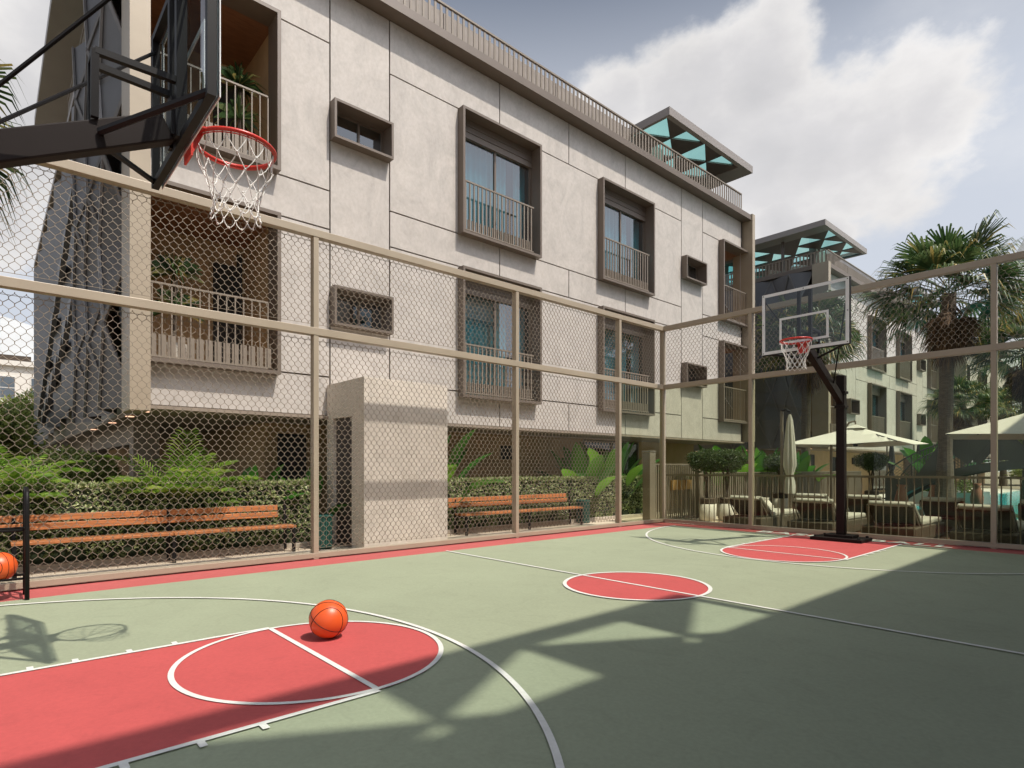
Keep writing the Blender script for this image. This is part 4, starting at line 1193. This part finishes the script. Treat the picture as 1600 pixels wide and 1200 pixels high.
mr = N(nt, 'ShaderNodeMapRange', interpolation_type='SMOOTHSTEP'); mr.inputs['From Min'].default_value = -.06; mr.inputs['From Max'].default_value = .34; nt.links.new(dens, mr.inputs['Value'])
wisp = N(nt, 'ShaderNodeMapRange', interpolation_type='SMOOTHSTEP'); wisp.inputs['From Min'].default_value = .52; wisp.inputs['From Max'].default_value = .78; wisp.inputs['To Max'].default_value = .40; nt.links.new(cw.outputs['Fac'], wisp.inputs['Value'])
sx = N(nt, 'ShaderNodeSeparateXYZ'); nt.links.new(nv.outputs[0], sx.inputs[0])
wlo = N(nt, 'ShaderNodeMapRange', interpolation_type='SMOOTHSTEP'); wlo.inputs['From Min'].default_value = .45; wlo.inputs['From Max'].default_value = .75; wlo.inputs['To Min'].default_value = 1; wlo.inputs['To Max'].default_value = 0
nt.links.new(sx.outputs['Z'], wlo.inputs['Value'])
cov = math_('MAXIMUM', mr.outputs[0], math_('MULTIPLY', wisp.outputs[0], wlo.outputs[0]))
# cloud tone: soft grey where thick, white on the rims
cr = ramp(nt, [(.0, (.76, .76, .77)), (.30, (.78, .765, .76)), (.62, (.67, .66, .67)), (1.0, (.61, .605, .62))], math_('MULTIPLY', dens, .9, True))
c2_ = ramp(nt, [(.35, (.90, .90, .90)), (.65, (1.1, 1.1, 1.1, 1))], cw.outputs['Fac'])
cmul = N(nt, 'ShaderNodeMix', data_type='RGBA', blend_type='MULTIPLY'); cmul.inputs[0].default_value = 1; nt.links.new(cr.outputs[0], cmul.inputs[6]); nt.links.new(c2_.outputs[0], cmul.inputs[7])
# clear sky: Nishita plus pale haze
skm = N(nt, 'ShaderNodeVectorMath', operation='SCALE'); nt.links.new(sky.outputs[0], skm.inputs[0]); skm.inputs['Scale'].default_value = SKYS
hz_ = N(nt, 'ShaderNodeMix', data_type='RGBA');  hz_.inputs[7].default_value = (.82, .86, .94, 1)
hf = N(nt, 'ShaderNodeMapRange', interpolation_type='SMOOTHSTEP'); hf.inputs['From Min'].default_value = .42; hf.inputs['From Max'].default_value = .74; hf.inputs['To Min'].default_value = .68; hf.inputs['To Max'].default_value = .03
nt.links.new(sx.outputs['Z'], hf.inputs['Value']); nt.links.new(hf.outputs[0], hz_.inputs[0])
nt.links.new(skm.outputs[0], hz_.inputs[6])
fin = N(nt, 'ShaderNodeMix', data_type='RGBA'); nt.links.new(cov, fin.inputs[0]); nt.links.new(hz_.outputs[2], fin.inputs[6]); nt.links.new(cmul.outputs[2], fin.inputs[7])
# unseen bright glow round the sun, added to fill the facade shadows
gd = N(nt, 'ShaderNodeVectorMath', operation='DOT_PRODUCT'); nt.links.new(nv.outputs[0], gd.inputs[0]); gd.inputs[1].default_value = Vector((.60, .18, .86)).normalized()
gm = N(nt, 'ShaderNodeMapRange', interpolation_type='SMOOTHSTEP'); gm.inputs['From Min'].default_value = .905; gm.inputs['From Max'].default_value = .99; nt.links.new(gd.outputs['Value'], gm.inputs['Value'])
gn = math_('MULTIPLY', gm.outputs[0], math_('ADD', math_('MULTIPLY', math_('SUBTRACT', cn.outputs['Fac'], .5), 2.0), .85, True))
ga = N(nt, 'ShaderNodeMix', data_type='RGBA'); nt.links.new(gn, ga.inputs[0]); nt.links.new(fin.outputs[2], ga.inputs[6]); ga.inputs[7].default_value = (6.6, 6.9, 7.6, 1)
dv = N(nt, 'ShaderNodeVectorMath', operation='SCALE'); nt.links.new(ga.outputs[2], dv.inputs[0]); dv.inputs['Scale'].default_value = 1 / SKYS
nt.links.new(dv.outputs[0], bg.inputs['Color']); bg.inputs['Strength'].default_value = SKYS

sl = bpy.data.lights.new('sun', 'SUN'); sl.energy = 4.6; sl.angle = math.radians(.5); sl.color = (1, .925, .825)
so_ = bpy.data.objects.new('sun', sl); COL.objects.link(so_); so_.location = (20, 10, 40)
so_.rotation_euler = (-SUN).to_track_quat('-Z', 'Y').to_euler()

cam = bpy.data.cameras.new('camera'); co = bpy.data.objects.new('camera', cam); COL.objects.link(co); scene.camera = co
fwd = Vector((-.746, .666, 0)); co.location = (0, 0, 1.1); co.rotation_euler = fwd.to_track_quat('-Z', 'Z').to_euler()
co.rotation_euler = (PI / 2, 0, math.atan2(fwd.y, fwd.x) - PI / 2)
cam.sensor_width = 36; cam.lens = 36 * 919 / 1600; cam.shift_y = (732.3 - 600) / 1600; cam.clip_start = .05; cam.clip_end = 3000
scene.view_settings.view_transform = 'Standard'; scene.view_settings.look = 'None'; scene.view_settings.exposure = .1; scene.view_settings.gamma = 1
scene.render.engine = 'CYCLES'
scene.cycles.transparent_max_bounces = 24; scene.cycles.max_bounces = 10
scene.render.resolution_x = 1024; scene.render.resolution_y = 768
